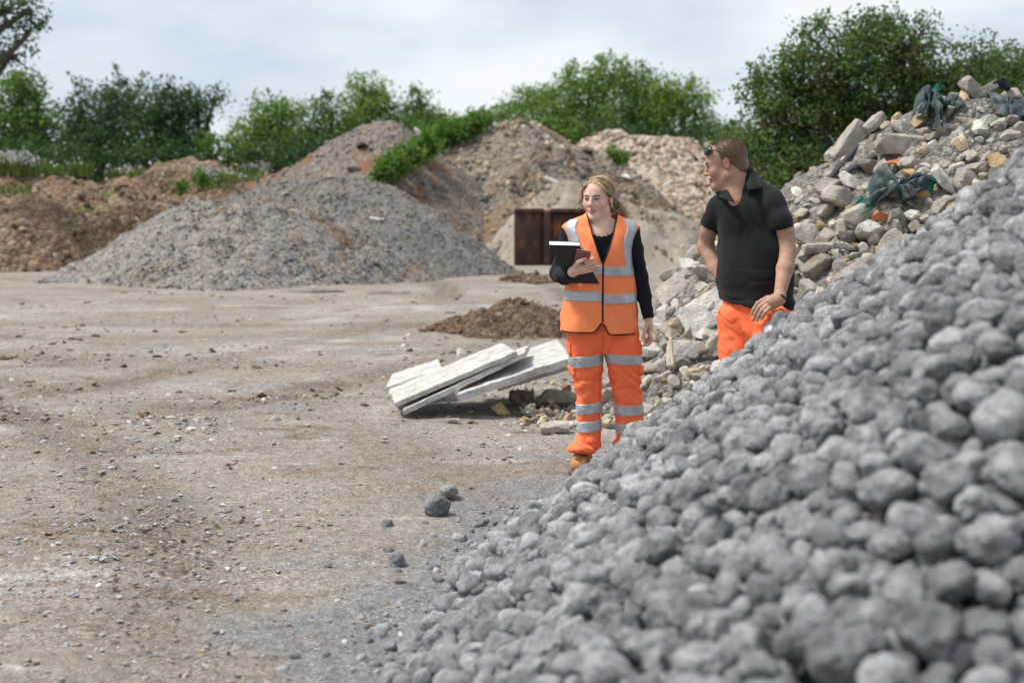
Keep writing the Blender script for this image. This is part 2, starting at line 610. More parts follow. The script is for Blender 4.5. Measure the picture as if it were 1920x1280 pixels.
def heap(name, ridges, res, mat, label, cat='heap', rough=0.12, rscale=0.9, seed=1, blend=0.3, fine=0.03, fscale=5.0,
         stones=None, group=None, extra=None, kind=None, smooth=True):
    x0 = min(r.x[0] for r in ridges); x1 = max(r.x[-1] for r in ridges)
    y0 = min(r.y.min() - max(r.z.max(), 0.3) / r.s - 0.6 - r.r for r in ridges)
    y1 = max(r.y.max() + max(r.z.max(), 0.3) / r.b + 0.6 + r.r for r in ridges)
    def H(x, y):
        h = ridges[0](x, y)
        for r in ridges[1:]:
            h = smax(h, r(x, y), blend)
        h = h + rough * fbm(xy(np.asarray(x) * rscale, np.asarray(y) * rscale), 4, seed)
        if extra: h = h + extra(x, y)
        return h
    xs, ys = np.arange(x0, x1, res), np.arange(y0, y1, res)
    X, Y = np.meshgrid(xs, ys)
    Z = H(X, Y) + fine * fbm(xy(X * fscale, Y * fscale), 3, seed + 5)
    g = ground_h(X, Y)
    keep = (Z > g - 0.12)
    kf = keep[:-1, :-1] | keep[1:, :-1] | keep[:-1, 1:] | keep[1:, 1:]
    V = xy(X, Y, np.maximum(Z, g - 0.25)).reshape(-1, 3)
    Fq = grid_faces(len(xs), len(ys))[kf.ravel()]
    used = np.unique(Fq)
    mp_ = np.full(len(V), -1); mp_[used] = np.arange(len(used))
    V, Fq = V[used], mp_[Fq]
    mats, midx, faces, col = [mat], np.zeros(len(Fq), int), [Fq], np.full((len(V), 3), 0.3)
    if stones:
        rs = np.random.RandomState(seed + 77)
        cnt, smin, smx, pal, protos = stones
        px = rs.uniform(x0, x1, cnt * 8); py = rs.uniform(y0, y1, cnt * 8)
        hz = H(px, py)
        ok = (hz > ground_h(px, py) - 0.03) & (vnoise(xy(px * 0.8, py * 0.8), seed + 3) > rs.uniform(-1.0, 0.6, len(px)))
        px, py, hz = px[ok][:cnt], py[ok][:cnt], hz[ok][:cnt]
        sz = smin * (smx / smin) ** (rs.uniform(0, 1, len(px)) ** 2.5)
        pal = np.array(pal)
        cs = pal[rs.randint(len(pal), size=len(px))] * rs.uniform(0.75, 1.2, (len(px), 1))
        sv, sf, sc_ = scatter(protos, np.stack([px, py, np.maximum(hz, 0) + sz * 0.15], -1), sz, rs, cs)
        faces.append(sf + len(V)); midx = np.concatenate([midx, np.ones(len(sf), int)])
        V = np.concatenate([V, sv]); col = np.concatenate([col, sc_])
        mats.append(M_PEBBLE)
    o = lone(name, V, faces, mats, label, cat, group, kind, col=col, midx=midx, smooth=smooth)
    return H, o

M_PEBBLE = attr_mat('pebbles', 0.95, 0.15, 30, 0.7, 1.25, 0.5, 0.01, 60)
LOW = [angular_stone(1, s, (1, 0.8, 0.6), 9) for s in range(8)]
SHARP = [angular_stone(2, s + 60, (1, 0.8, 0.6), 11, 0.03, 0.42, 0.70) for s in range(12)]
LOW2 = [angular_stone(2, s + 20, (1, 0.8, 0.65), 10) for s in range(8)]

GREY = [(0.0, (0.075, 0.07, 0.068)), (0.3, (0.15, 0.143, 0.137)), (0.7, (0.25, 0.24, 0.23)), (0.93, (0.37, 0.345, 0.31)), (1.0, (0.42, 0.32, 0.20))]
BRN = [(0.0, (0.085, 0.055, 0.035)), (0.4, (0.17, 0.11, 0.068)), (0.8, (0.26, 0.175, 0.115)), (1.0, (0.42, 0.36, 0.29))]
MIX = [(0.0, (0.065, 0.057, 0.048)), (0.35, (0.15, 0.13, 0.108)), (0.75, (0.26, 0.228, 0.19)), (1.0, (0.42, 0.36, 0.28))]
PINK = [(0.0, (0.18, 0.13, 0.095)), (0.35, (0.36, 0.28, 0.21)), (0.7, (0.50, 0.42, 0.34)), (1.0, (0.62, 0.56, 0.48))]
SAND = [(0.0, (0.29, 0.255, 0.205)), (1.0, (0.44, 0.40, 0.34))]
M_GREYHEAP = gravel_mat('grey_gravel', GREY, 16, [((0.17, 0.115, 0.07), 0.7, 0.58, 0.67)])
M_SOIL = gravel_mat('dark_soil', [(q, tuple(0.62 * x for x in c)) for q, c in BRN], 14, [], 0.9, 0.05)
M_GREYHEAP_SHADED = gravel_mat('shaded_grey_gravel', [(q, tuple(0.72 * x for x in c)) for q, c in GREY], 15, [((0.16, 0.10, 0.06), 0.6, 0.62, 0.70)])  # darker copy of the grey gravel: the rear ridge's shading put into colour
M_BROWNGREY = gravel_mat('brown_grey_gravel', [(0.0, (0.06, 0.05, 0.044)), (0.35, (0.13, 0.11, 0.096)), (0.75, (0.215, 0.19, 0.165)), (1.0, (0.36, 0.30, 0.23))], 13, [((0.19, 0.10, 0.055), 0.62, 0.54, 0.62), ((0.06, 0.055, 0.055), 0.8, 0.62, 0.68)])
M_EARTH = gravel_mat('brown_earth', BRN, 9, [((0.33, 0.30, 0.26), 0.55, 0.60, 0.70), ((0.11, 0.14, 0.035), 0.5, 0.60, 0.68)], 0.9, 0.08)
M_MIXED = gravel_mat('mixed_spoil', MIX, 8, [((0.22, 0.15, 0.095), 0.35, 0.48, 0.60), ((0.40, 0.29, 0.15), 0.8, 0.66, 0.72)], 0.9, 0.08)
M_PINKR = gravel_mat('brick_rubble', PINK, 5.0, [((0.20, 0.13, 0.08), 0.4, 0.62, 0.72)], 1.0, 0.15, 2.2)
M_SAND = gravel_mat('sand', SAND, 40, [((0.23, 0.185, 0.135), 0.7, 0.50, 0.66)], 0.6, 0.04)
M_RUBBLE = gravel_mat('crushed_rubble', [(0, (0.07, 0.068, 0.065)), (0.4, (0.16, 0.152, 0.142)), (0.8, (0.28, 0.262, 0.238)), (1, (0.46, 0.43, 0.38))], 26,
                      [((0.27, 0.21, 0.14), 1.2, 0.60, 0.72)], 0.9, 0.03)  # grey gravel, coloured darker still to paint shade into gaps between chunks

PALG = [(0.2, 0.193, 0.187), (0.28, 0.27, 0.255), (0.15, 0.145, 0.14), (0.36, 0.335, 0.30), (0.24, 0.23, 0.22), (0.38, 0.29, 0.185), (0.12, 0.12, 0.12)]
PALB = [(0.17, 0.11, 0.07), (0.10, 0.068, 0.045), (0.34, 0.28, 0.22), (0.22, 0.15, 0.095)]
PALM = [(0.22, 0.18, 0.145), (0.36, 0.31, 0.25), (0.13, 0.11, 0.095), (0.38, 0.28, 0.17), (0.50, 0.46, 0.40), (0.2, 0.16, 0.12)]
PALP = [(0.46, 0.36, 0.27), (0.54, 0.46, 0.37), (0.40, 0.25, 0.18), (0.60, 0.54, 0.46), (0.30, 0.225, 0.16), (0.24, 0.18, 0.13)]

A_ = 27.4
HNEAR, _ = heap('gravel_heap', [
    Ridge([(40, 542, A_ - 1.5), (110, 508, A_ - 1.0), (200, 462, A_ - 0.5), (290, 405, A_), (340, 375, A_), (405, 367, A_), (450, 380, A_), (540, 450, A_)], 0.62, 0.5, 0.22),
    Ridge([(330, 450, A_ - 1), (400, 400, A_ - 0.6), (470, 384, A_ - 0.5), (555, 386, A_ - 0.5), (640, 418, A_ - 0.5), (700, 450, A_ - 0.5), (780, 505, A_ - 0.5)], 0.6, 0.6, 0.25)],
    0.07, M_GREYHEAP, 'long low heap of grey gravel with a few yellow stones, nearest of the far heaps', stones=(11000, 0.012, 0.055, PALG, LOW), seed=11, blend=0.14,
    rough=0.15, rscale=0.8, fine=0.035)
HBACK, _ = heap('gravel_heap', [
    Ridge([(400, 385, A_ + 2.4), (480, 352, A_ + 2.6), (560, 338, A_ + 2.6), (640, 336, A_ + 2.6), (707, 344, A_ + 2.4), (774, 366, A_ + 2.2), (828, 400, A_ + 2), (889, 445, A_ + 1.7), (945, 495, A_ + 1.5)], 0.6, 0.5, 0.25)],
    0.08, M_GREYHEAP_SHADED, 'grey gravel heap, coloured as shaded, rising just behind and right of the nearest gravel heap', stones=(7000, 0.012, 0.06, [tuple(0.8 * x for x in c) for c in PALG], LOW), seed=19, rough=0.08, rscale=1.1, fine=0.025)  # its stones are darkened too, the same painted shading
HTALL, _ = heap('gravel_heap', [
    Ridge([(400, 372, 36), (470, 345, 36.5), (560, 305, 37), (640, 262, 37), (690, 236, 37), (722, 226, 37), (755, 232, 37), (800, 262, 37), (880, 330, 37)], 0.66, 0.5, 0.2)],
    0.1, M_BROWNGREY, 'tall pointed grey gravel heap with rusty patches, left of the green bushes', stones=(3500, 0.02, 0.10, PALG, LOW), seed=23, rough=0.1, fine=0.04)
HMID, _ = heap('spoil_heap', [
    Ridge([(640, 455, 38.5), (700, 385, 39.5), (760, 330, 40.0), (850, 262, 40.5), (910, 228, 40.5), (960, 217, 40.5), (1010, 226, 40.5), (1060, 250, 40.5),
           (1120, 292, 40.5), (1180, 330, 40.0), (1250, 385, 39.5), (1340, 440, 39.5)], 0.62, 0.8, 0.25)],
    0.1, M_MIXED, 'tallest brown and grey spoil heap in the middle, behind the rusty skip', stones=(6000, 0.025, 0.15, PALM, LOW), seed=31, rough=0.28, rscale=0.6, fine=0.06, fscale=3)
heap('sand_heap', [
    Ridge([(870, 488, 34.9), (930, 432, 34.9), (990, 382, 35.0), (1050, 348, 35.1), (1105, 362, 35.1), (1150, 392, 35.1), (1230, 412, 35.1), (1290, 430, 35.1), (1350, 470, 35.1)], 0.64, 0.5, 0.2)],
    0.1, M_SAND, 'smooth pale sand heap right behind the rusty skip', seed=37, rough=0.26, rscale=1.0, fine=0.12, fscale=3.0, stones=(1500, 0.02, 0.09, PALM, LOW))
heap('rubble_heap', [
    Ridge([(1050, 300, 46), (1110, 266, 46), (1180, 262, 46), (1260, 265, 46), (1330, 272, 46), (1420, 305, 45), (1480, 340, 44), (1540, 400, 44)], 0.5, 1.2, 0.4)],
    0.13, M_PINKR, 'broad heap of pinkish brick rubble behind the man', stones=(7000, 0.05, 0.17, PALP, LOW), seed=41, rough=0.25, rscale=0.7, fine=0.12, fscale=3)
HEARTH, _ = heap('earth_heap', [
    Ridge([(-260, 330, 33), (-120, 318, 33), (0, 322, 33), (60, 318, 33), (130, 318, 33), (190, 332, 33), (240, 350, 33), (300, 400, 33), (380, 470, 33)], 0.5, 0.8, 0.3),
    Ridge([(150, 345, 37), (230, 330, 37), (330, 312, 37), (370, 320, 37), (440, 330, 37), (520, 336, 38), (600, 350, 38)], 0.55, 0.8, 0.3)],
    0.1, M_EARTH, 'long brown earth bank topped with grass and white flowers at the left edge', stones=(4200, 0.025, 0.12, PALB, LOW), seed=53, rough=0.3, rscale=0.6, fine=0.07, fscale=3.5)
g1 = ground_at(930, 628)
heap('dirt_heap', [
    Ridge([(770, 628, 16.6), (835, 606, 16.7), (900, 581, 16.8), (965, 570, 16.8), (1020, 578, 16.8), (1075, 600, 16.8), (1120, 625, 16.8)], 0.55, 0.25, 0.1)],
    0.035, M_SOIL, 'small loose heap of dark brown soil between the white boards and the skip', stones=(2600, 0.008, 0.045, PALB, LOW), seed=61, rough=0.09, rscale=2.5, fine=0.035, fscale=12, blend=0.1)
heap('dirt_heap', [
    Ridge([(920, 530, 26.5), (950, 512, 26.6), (1000, 508, 26.6), (1050, 520, 26.6)], 0.4, 0.4, 0.15)],
    0.06, M_SOIL, 'flat dark soil patch on the ground just in front of the rusty skip', stones=(500, 0.02, 0.08, PALB, LOW), seed=67, rough=0.06, rscale=2, fine=0.04, fscale=6)

# ------------------------------------------------------------------ demolition rubble
HR, _ = heap('rubble_heap', [
    Ridge([(1190, 670, 10.6), (1225, 580, 11.0), (1290, 495, 11.2), (1350, 450, 11.4), (1420, 400, 11.5), (1480, 356, 11.5), (1535, 318, 11.5), (1590, 264, 11.5), (1645, 226, 11.5), (1690, 197, 11.5),
           (1735, 174, 11.5), (1800, 158, 11.5), (1880, 160, 11.5), (1960, 166, 11.5), (2080, 210, 11.5)], 0.74, 0.3, 0.08)],
    0.05, M_RUBBLE, 'big heap of broken concrete, crushed stone and torn netting behind the man', rough=0.12, rscale=1.3, fine=0.05, fscale=7,
    stones=(7000, 0.014, 0.13, [(0.3, 0.275, 0.24), (0.42, 0.39, 0.335), (0.54, 0.51, 0.455), (0.17, 0.16, 0.15), (0.46, 0.37, 0.25), (0.34, 0.28, 0.22), (0.36, 0.34, 0.31)], SHARP), seed=71, smooth=False)

HFAR = {'near': (lambda x, y: np.maximum(HNEAR(x, y), HBACK(x, y))), 'tall': HTALL, 'mid': HMID}
def on_surf(H, px, py, t0=6.0, t1=16.0):
    u = (px - 960.0) / F
    v = (640.0 - py) / F
    t = np.linspace(t0, t1, 2200)
    P = np.stack([u * t, (CP + v * SP) * t, CAM_H + (v * CP - SP) * t], -1)
    s = P[:, 2] - np.maximum(H(P[:, 0], P[:, 1]), ground_h(P[:, 0], P[:, 1]))
    k = np.argmax(s < 0)
    if s[k] >= 0:
        k = np.argmin(s)
    return P[k]

M_CONC = attr_mat('broken_concrete', 0.95, 0.15, 11, 0.66, 1.22, 1.0, 0.025, 50, speck=150)
M_BRICK = attr_mat('red_brick', 0.9, 0.15, 25, 0.7, 1.2, 0.5, 0.008, 70)
CHUNK = [to_mesh('concrete_chunk', *angular_stone(4, 100 + s, (1, 0.8, 0.62), 12, 0.03, 0.46, 0.76), [M_CONC], smooth=False) for s in range(9)]
SLAB = [to_mesh('concrete_slab', *slab_stone(200 + s, (1, 0.62, 0.26)), [M_CONC], smooth=False) for s in range(6)]
BLOCK = [to_mesh('concrete_block', *slab_stone(300 + s, (1, 0.45, 0.4), rough=0.02), [M_CONC], smooth=False) for s in range(4)]
for me in CHUNK + SLAB + BLOCK:
    a = me.attributes.new('Col', 'FLOAT_COLOR', 'POINT')
    a.data.foreach_set('color', np.tile(np.array([0.50, 0.462, 0.40, 1], np.float32), len(me.vertices)))
def tinted(meshes, c):
    out = []
    for me in meshes:
        q = me.copy()
        q.attributes['Col'].data.foreach_set('color', np.tile(np.array([*c, 1], np.float32), len(q.vertices)))
        out.append(q)
    return out
CHUNK_W = tinted(CHUNK, (0.68, 0.65, 0.59)); CHUNK_Y = tinted(CHUNK, (0.52, 0.40, 0.22)); CHUNK_D = tinted(CHUNK, (0.31, 0.275, 0.23))
SLAB_W = tinted(SLAB, (0.72, 0.695, 0.64)); SLAB_D = tinted(SLAB, (0.34, 0.32, 0.29))
BRICKM = tinted(BLOCK[:1], (0.46, 0.17, 0.085)); BRICKM[0].materials.clear(); BRICKM[0].materials.append(M_BRICK)

def piece(name, me, pos, size, rot, label, cat, group=None):
    o = link(name, me, None, tuple(pos))
    o.scale = (size,) * 3 if np.isscalar(size) else tuple(size)
    o.rotation_euler = rot
    return tag(o, label, cat, group)

# pieces one can point to: (x, y, half width px, kind, rotation, label)
_ks = {'c': (CHUNK, 'concrete_chunk'), 'w': (CHUNK_W, 'concrete_chunk'), 'd': (CHUNK_D, 'concrete_chunk'), 'y': (CHUNK_Y, 'yellow_stone'), 's': (SLAB, 'concrete_slab'),
       'S': (SLAB_W, 'concrete_slab'), 'D': (SLAB_D, 'concrete_slab'), 'b': (BLOCK, 'concrete_block'), 'r': (BRICKM, 'red_brick')}
named = [
    (1688, 276, 40, 'b', (0, 3, 3), 'long weathered concrete block lying level above the red brick'),
    (1592, 270, 36, 'b', (10, -58, 0), 'brown concrete post leaning up the left edge of the rubble heap'),
    (1638, 232, 20, 'b', (0, -40, 20), 'weathered concrete stub tilted on the crest above the leaning post'),
    (1752, 190, 22, 'b', (0, 28, 10), 'pale concrete block tilted down to the right, left of the green netting bundle'),
    (1822, 172, 26, 'b', (20, 38, 30), 'brown edged concrete block on the highest crest of the rubble heap'),
    (1852, 168, 16, 'b', (0, -30, -20), 'short concrete block behind the brown edged block on the crest'),
    (1800, 186, 18, 'd', (10, 5, 0), 'brownish stone under the brown edged block on the crest'),
    (1905, 190, 26, 'c', (30, 5, 40), 'pale concrete lump on the crest above the dark netting sheet'),
    (1797, 265, 16, 'S', (80, 70, 0), 'white rectangular slab standing upright in the gravel right of the netting bundle'),
    (1752, 283, 15, 'S', (75, 60, 10), 'white slab standing upright below the netting bundle'),
    (1770, 241, 17, 'b', (0, 10, 0), 'concrete block under the trailing end of the netting bundle'),
    (1678, 313, 21, 'r', (8, -8, 12), 'red brick lying on the rubble above the large torn netting'),
    (1706, 330, 24, 'y', (30, 20, 40), 'yellow brown broken stone beside the red brick'),
    (1772, 345, 30, 'S', (20, 48, 0), 'white slab tilted steeply right of the large torn netting'),
    (1560, 352, 34, 'c', (20, 0, 60), 'large pale concrete lump above the fist sized stones left of the netting'),
    (1598, 346, 24, 'w', (10, 30, 0), 'white cut concrete lump left of the netting'),
    (1580, 378, 33, 'c', (50, 10, 10), 'big rounded concrete lump behind the shoulder high stones'),
    (1548, 398, 28, 'c', (0, 20, 100), 'grey concrete lump touching the man behind his sleeve'),
    (1612, 405, 34, 'b', (10, -22, 15), 'squared concrete block under the left corner of the netting'),
    (1540, 424, 12, 'y', (0, 0, 0), 'small orange yellow stone beside the man, under the squared block'),
    (1512, 440, 30, 'w', (20, -30, 40), 'pale speckled concrete chunk right behind the man\'s arm'),
    (1550, 444, 28, 'c', (0, 10, 160), 'grey speckled chunk right of the pale one behind the man\'s arm'),
    (1588, 440, 26, 's', (60, 62, 20), 'narrow concrete slab leaning down to the right over the black sheet'),
    (1632, 435, 34, 'w', (35, 10, 80), 'large pale flat faced concrete chunk below the netting'),
    (1606, 460, 9, 'y', (0, 0, 0), 'small yellow stone between the leaning slab and the large pale chunk'),
    (1540, 467, 30, 's', (0, -6, 0), 'flat level concrete slab above the black plastic sheet'),
    (1494, 492, 22, 'w', (80, 20, 0), 'pale rounded concrete chunk at the man\'s elbow'),
    (1528, 510, 42, 'd', (10, 10, 30), 'very large brown boulder behind the man\'s forearm'),
    (1520, 548, 30, 'c', (0, 0, 0), 'rough grey lump at the foot of the brown boulder'),
    (1668, 460, 26, 's', (50, -50, 30), 'concrete slab leaning left below the netting, at the edge of the grey stones'),
    (1655, 410, 18, 'r', (0, 20, 20), 'brick red stone under the lower edge of the netting'),
    (1327, 590, 46, 'S', (62, -32, 0), 'largest white concrete slab, tilted against the heap left of the man'),
    (1268, 545, 34, 's', (45, -34, 0), 'long grey white slab sloping down to the left between the two people'),
    (1290, 668, 36, 'S', (75, 4, 10), 'square white slab standing upright at the foot of the heap'),
    (1330, 655, 26, 'd', (15, -35, 0), 'brown broken block beside the square white slab'),
    (1330, 520, 30, 'c', (20, 30, 50), 'dark speckled concrete chunk at the man\'s right elbow'),
    (1290, 505, 26, 'w', (0, 20, 130), 'white concrete chunk high on the left end of the heap'),
    (1245, 590, 20, 'w', (0, 60, 0), 'narrow white chunk standing beside the woman\'s hand'),
    (1262, 625, 27, 'c', (0, 0, 20), 'squared grey chunk above the leaning wooden stake'),
    (1318, 628, 24, 'w', (10, -20, 50), 'white broken lump under the largest white slab'),
    (1222, 657, 25, 'S', (25, 6, 10), 'flat white slab beside the woman\'s hip pocket'),
    (1228, 690, 22, 's', (0, -5, 0), 'flat pale stone lying level next to the woman\'s knee'),
]
rsr = np.random.RandomState(5)
for k, (px, py, hw, kd, rot, lab) in enumerate(named):
    P = on_surf(HR, px, py)
    ms, nm = _ks[kd]
    s = hw * P[1] / F
    lift = 0.25 if kd in 'csSDb' else 0.15
    piece(nm, ms[k % len(ms)], P + np.array([0, -s * 0.15, s * 0.1]), s * 1.16, tuple(R(a) for a in rot), lab, {'r': 'brick', 'y': 'stone', 'b': 'concrete block', 's': 'concrete slab', 'S': 'concrete slab', 'D': 'concrete slab'}.get(kd, 'concrete chunk'))
named_px = np.array([(a[0], a[1], a[2]) for a in named], float)
# the rest of the broken lumps
cnt = 0
spots = []
for tries in range(14000):
    px = rsr.uniform(1195, 1930)
    py = rsr.uniform(170, 720)
    P = on_surf(HR, px, py) if False else None
    lim = np.interp(px, [1195, 1235, 1300, 1360, 1490, 1600, 1745, 1930], [690, 600, 525, 480, 380, 290, 200, 185])
    if py < lim or py > np.interp(px, [1195, 1300, 1400, 1920], [730, 700, 640, 320]) + 20:
        continue
    low = np.clip((py - 260) / 160, 0.1, 1)                  # coarse lumps lie lower, gravel above
    if rsr.uniform() > low: continue
    hw = (10 + 26 * rsr.uniform() ** 1.3) * (0.55 + 0.7 * low)
    if np.any((np.abs(named_px[:, 0] - px) < named_px[:, 2] * 0.75 + hw * 0.5) & (np.abs(named_px[:, 1] - py) < named_px[:, 2] * 0.5 + hw * 0.5)):
        continue
    if any(abs(a - px) < (h + hw) * 0.56 and abs(c - py) < (h + hw) * 0.42 for a, c, h in spots):
        continue
    spots.append((px, py, hw))
    if len(spots) >= 245: break
for k, (px, py, hw) in enumerate(spots):
    P = on_surf(HR, px, py)
    s = hw * P[1] / F
    u = rsr.uniform()
    if u < 0.5: ms, nm, lab, g = CHUNK, 'concrete_chunk', 'one of many loose grey concrete lumps between the larger pieces of the rubble heap', 'loose grey concrete lumps on the rubble heap'
    elif u < 0.7: ms, nm, lab, g = CHUNK_W, 'concrete_chunk', 'one of many loose whitish concrete lumps between the larger pieces of the rubble heap', 'loose white concrete lumps on the rubble heap'
    elif u < 0.82: ms, nm, lab, g = CHUNK_D, 'rubble_stone', 'one of the brown stones scattered over the rubble heap', 'brown stones on the rubble heap'
    elif u < 0.9 : ms, nm, lab, g = SLAB, 'concrete_slab', 'one of the small thin concrete pieces scattered over the rubble heap', 'thin concrete pieces on the rubble heap'
    else: ms, nm, lab, g = CHUNK_Y, 'yellow_stone', 'one of the small yellow stones scattered over the rubble heap', 'yellow stones on the rubble heap'
    piece(nm, ms[k % len(ms)], P + np.array([0, -s * 0.15, s * 0.1]), s * 1.2, tuple(rsr.uniform(-0.7, 0.7, 2)) + (rsr.uniform(0, 6.28),), lab, 'stone' if 'stone' in nm else 'concrete chunk', g)

far = [(899, 384, 13, 'drum', (20, 10, 0), 'dark bluish plastic drum half buried in the foot of the middle spoil heap', 'drum'),
       (1033, 337, 17, 'S', (10, 20, 0), 'large pale rock on the middle spoil heap above the skip', 'rock'), (1172, 331, 16, 'w', (0, 10, 0), 'white rock on the right flank of the middle spoil heap', 'rock'),
       (783, 246, 13, 'w', (0, 50, 0), 'orange and white rock at the right shoulder of the pointed gravel heap', 'rock'), (1100, 285, 12, 'dark', (0, 0, 0), 'dark lump near the top right of the middle spoil heap', 'debris'),
       (668, 318, 17, 'dark', (0, 0, 0), 'dark crumpled debris low on the pointed gravel heap', 'debris'), (684, 274, 15, 'dark', (0, 0, 40), 'dark debris high on the pointed gravel heap', 'debris'),
       (705, 497, 10, 'dark', (0, 0, 0), 'dark green scrap at the right foot of the nearest gravel heap', 'debris'), (706, 411, 13, 'S', (10, 10, 0), 'flat pale stone on the right flank of the nearest gravel heap', 'rock'),
       (528, 368, 14, 's', (0, -40, 0), 'pale broken post lying in the dip of the nearest gravel heap', 'post'), (1205, 470, 8, 'w', (0, 0, 0), 'white lump on the ground right of the sand heap', 'rock'),
       (1052, 276, 12, 'w', (0, 30, 0), 'pale grey bag high on the middle spoil heap', 'bag')]
M_DRUM = flat_mat('drum_plastic', (0.035, 0.055, 0.065), 0.5, 0.4, 0.3, 5)
M_DARKD = flat_mat('dark_debris', (0.035, 0.036, 0.04), 0.7, 0.3, 0.4, 5)
CHUNK_B = tinted(CHUNK, (0.05, 0.05, 0.055))
for me in CHUNK_B: me.materials.clear(); me.materials.append(M_DARKD)
for k, (px, py, hw, kd, rot, lab, cat) in enumerate(far):
    HH = HFAR['rock' if False else ('mid' if px > 860 and px < 1180 and py < 400 else ('tall' if py < 335 and px < 860 else 'near'))]
    P = on_surf(HH, px, py, 18, 50)
    s = hw * P[1] / F
    if kd == 'drum':
        prof = [(0, 0), (.42, 0), (.46, .03), (.44, .3), (.47, .33), (.44, .36), (.44, .66), (.47, .69), (.44, .72), (.46, 1.0), (.42, 1.02), (0, 1.02)]
        a_ = np.arange(24) * 2 * math.pi / 24
        Vd = np.concatenate([np.stack([r_ * np.cos(a_), r_ * np.sin(a_), np.full(24, z_)], -1) for r_, z_ in prof]) * s * 2.1
        Vd = Vd @ np.array(Euler((R(18), R(8), 0)).to_matrix()).T + P - np.array([0, .05, s * .9])
        lone('plastic_drum', Vd, grid_closed(len(prof), 24)[:, :, ::-1].reshape(-1, 4), M_DRUM, lab, cat)
    else:
        ms = CHUNK_B if kd == 'dark' else _ks[kd][0]
        piece({'rock': 'rock', 'debris': 'debris_lump', 'post': 'broken_post', 'bag': 'plastic_bag'}[cat], ms[(k + 1) % len(ms)], P, (s, s, s * .75), tuple(R(a) for a in rot), lab, cat)

# low spread of stones under and beside the boards
low_named = [
    (935, 760, 26, 'y', (10, 10, 0), 'brown yellow boulder under the right end of the white boards'),
    (978, 742, 24, 'D', (70, 10, 20), 'grey concrete piece wedged under the boards beside the yellow boulder'),
    (1042, 738, 42, 'c', (0, 4, 10), 'large pale lump of set concrete just left of the woman\'s knee'),
    (1040, 796, 28, 's', (10, -6, 0), 'flat grey stone on the ground in front of the woman\'s shin'),
    (988, 785, 10, 'y', (0, 0, 0), 'small yellow stone in front of the yellow boulder'),
    (1000, 772, 14, 'd', (0, 0, 0), 'dark stone in front of the pale lump of set concrete'),
    (850, 785, 12, 's', (0, 0, 0), 'small flat tan stone lying in front of the boards'),
    (1232, 722, 20, 'y', (0, 10, 0), 'largest yellow stone beside the woman\'s trouser leg'),
    (1246, 706, 16, 'y', (30, 0, 50), 'yellow stone behind the largest yellow stone beside the woman'),
    (1222, 745, 22, 'y', (0, 20, 90), 'lowest yellow stone beside the woman, next to the grey stone heap'),
    (1262, 690, 15, 'w', (0, 0, 0), 'white stone at the foot of the square white slab'),
    (1205, 700, 18, 'd', (0, 0, 0), 'brown stone directly behind the woman\'s thigh'),
]
HG = lambda x, y: np.full(np.shape(x), -1.0)
for k, (px, py, hw, kd, rot, lab) in enumerate(low_named):
    P = ground_at(px, py + hw * 0.6)
    ms, nm = _ks[kd]
    s = hw * P[1] / F
    P = P + np.array([0, s * 0.5, s * 0.38 if hw > 20 else s * 0.3])
    piece(nm, ms[(k + 3) % len(ms)], P, s, tuple(R(a) for a in rot), lab, 'stone')
rs2 = np.random.RandomState(9)
pos, sz = [], []
for k in range(900):
    px = rs2.uniform(975, 1330); py = rs2.uniform(715, 805) - max(0, px - 1150) * 0.15
    if px < 1080 and py < 760 and rs2.uniform() < 0.5: continue
    r = 0.012 * (6 ** (rs2.uniform() ** 1.5))
    p = ground_at(px, py); pos.append(p + np.array([0, 0, r * 0.4 + 0.18 * max(0, 1 - abs(p[1] - 10.9) / 0.9) * (px > 1180)])); sz.append(r)
pal = np.array([(0.3, 0.28, 0.25), (0.5, 0.42, 0.28), (0.55, 0.53, 0.49), (0.24, 0.2, 0.17), (0.4, 0.37, 0.33), (0.38, 0.24, 0.17)])
V_, F_, C_ = scatter(SHARP, np.array(pos), np.array(sz), rs2, pal[rs2.randint(len(pal), size=len(pos))] * rs2.uniform(0.8, 1.2, (len(pos), 1)))
lone('loose_rubble', V_, F_, M_PEBBLE, 'loose small stones spread at the foot of the rubble heap behind the woman', 'small stones', kind='stuff', col=C_, smooth=False)

# ------------------------------------------------------------------ foreground heap of grey stones
YT = [0, 3.0, 4.6, 5.5, 6.2, 6.7, 7.1, 7.5, 8.0]; XT = [-.70, -.60, -.42, -.29, -.13, .03, .2, .42, .75]
def smin_(a, b, k): return -smax(-a, -b, k)
def stone_h(x, y):
    left = .76 * (x - np.interp(y, YT, XT))
    back = .95 * (7.39 - .05 * x - y)
    front = .62 * (y - 1.35) + .25
    return smin_(smin_(smin_(left, back, .10), front, .3), .8 * (6.2 - np.asarray(x, float)), .3) - 0.035 + 0.03 * vnoise(xy(np.asarray(x) * 1.7, np.asarray(y) * 1.7), 4)
M_STONE, n, l, b = new_mat('rough_grey_stone', 0.95, 0.12)
p = world_pos(n)
a = n.new('ShaderNodeAttribute'); a.attribute_name = 'Col'
oi = n.new('ShaderNodeObjectInfo')
rv = ramp(n, l, oi.outputs['Random'], [(0, 0.72), (0.6, 1.0), (1.0, 1.3)])
c = mixc(n, l, 1.0, a.outputs['Color'], rv, 'MULTIPLY')
c = mixc(n, l, 1.0, c, ramp(n, l, nz(n, l, 13, 7, 0.72, p), [(0.33, 0.42), (0.48, 0.9), (0.64, 1.4)]), 'MULTIPLY')
c = mixc(n, l, 1.0, c, ramp(n, l, nz(n, l, 120, 4, 0.7, p), [(0.32, 0.65), (0.5, 1.0), (0.7, 1.2)]), 'MULTIPLY')
l.new(c, b.inputs['Base Color'])
ch = bump(n, l, b, nz(n, l, 30, 8, 0.75, p), 0.8, 0.022)
bump(n, l, b, nz(n, l, 110, 5, 0.75, p), 0.7, 0.006, ch)
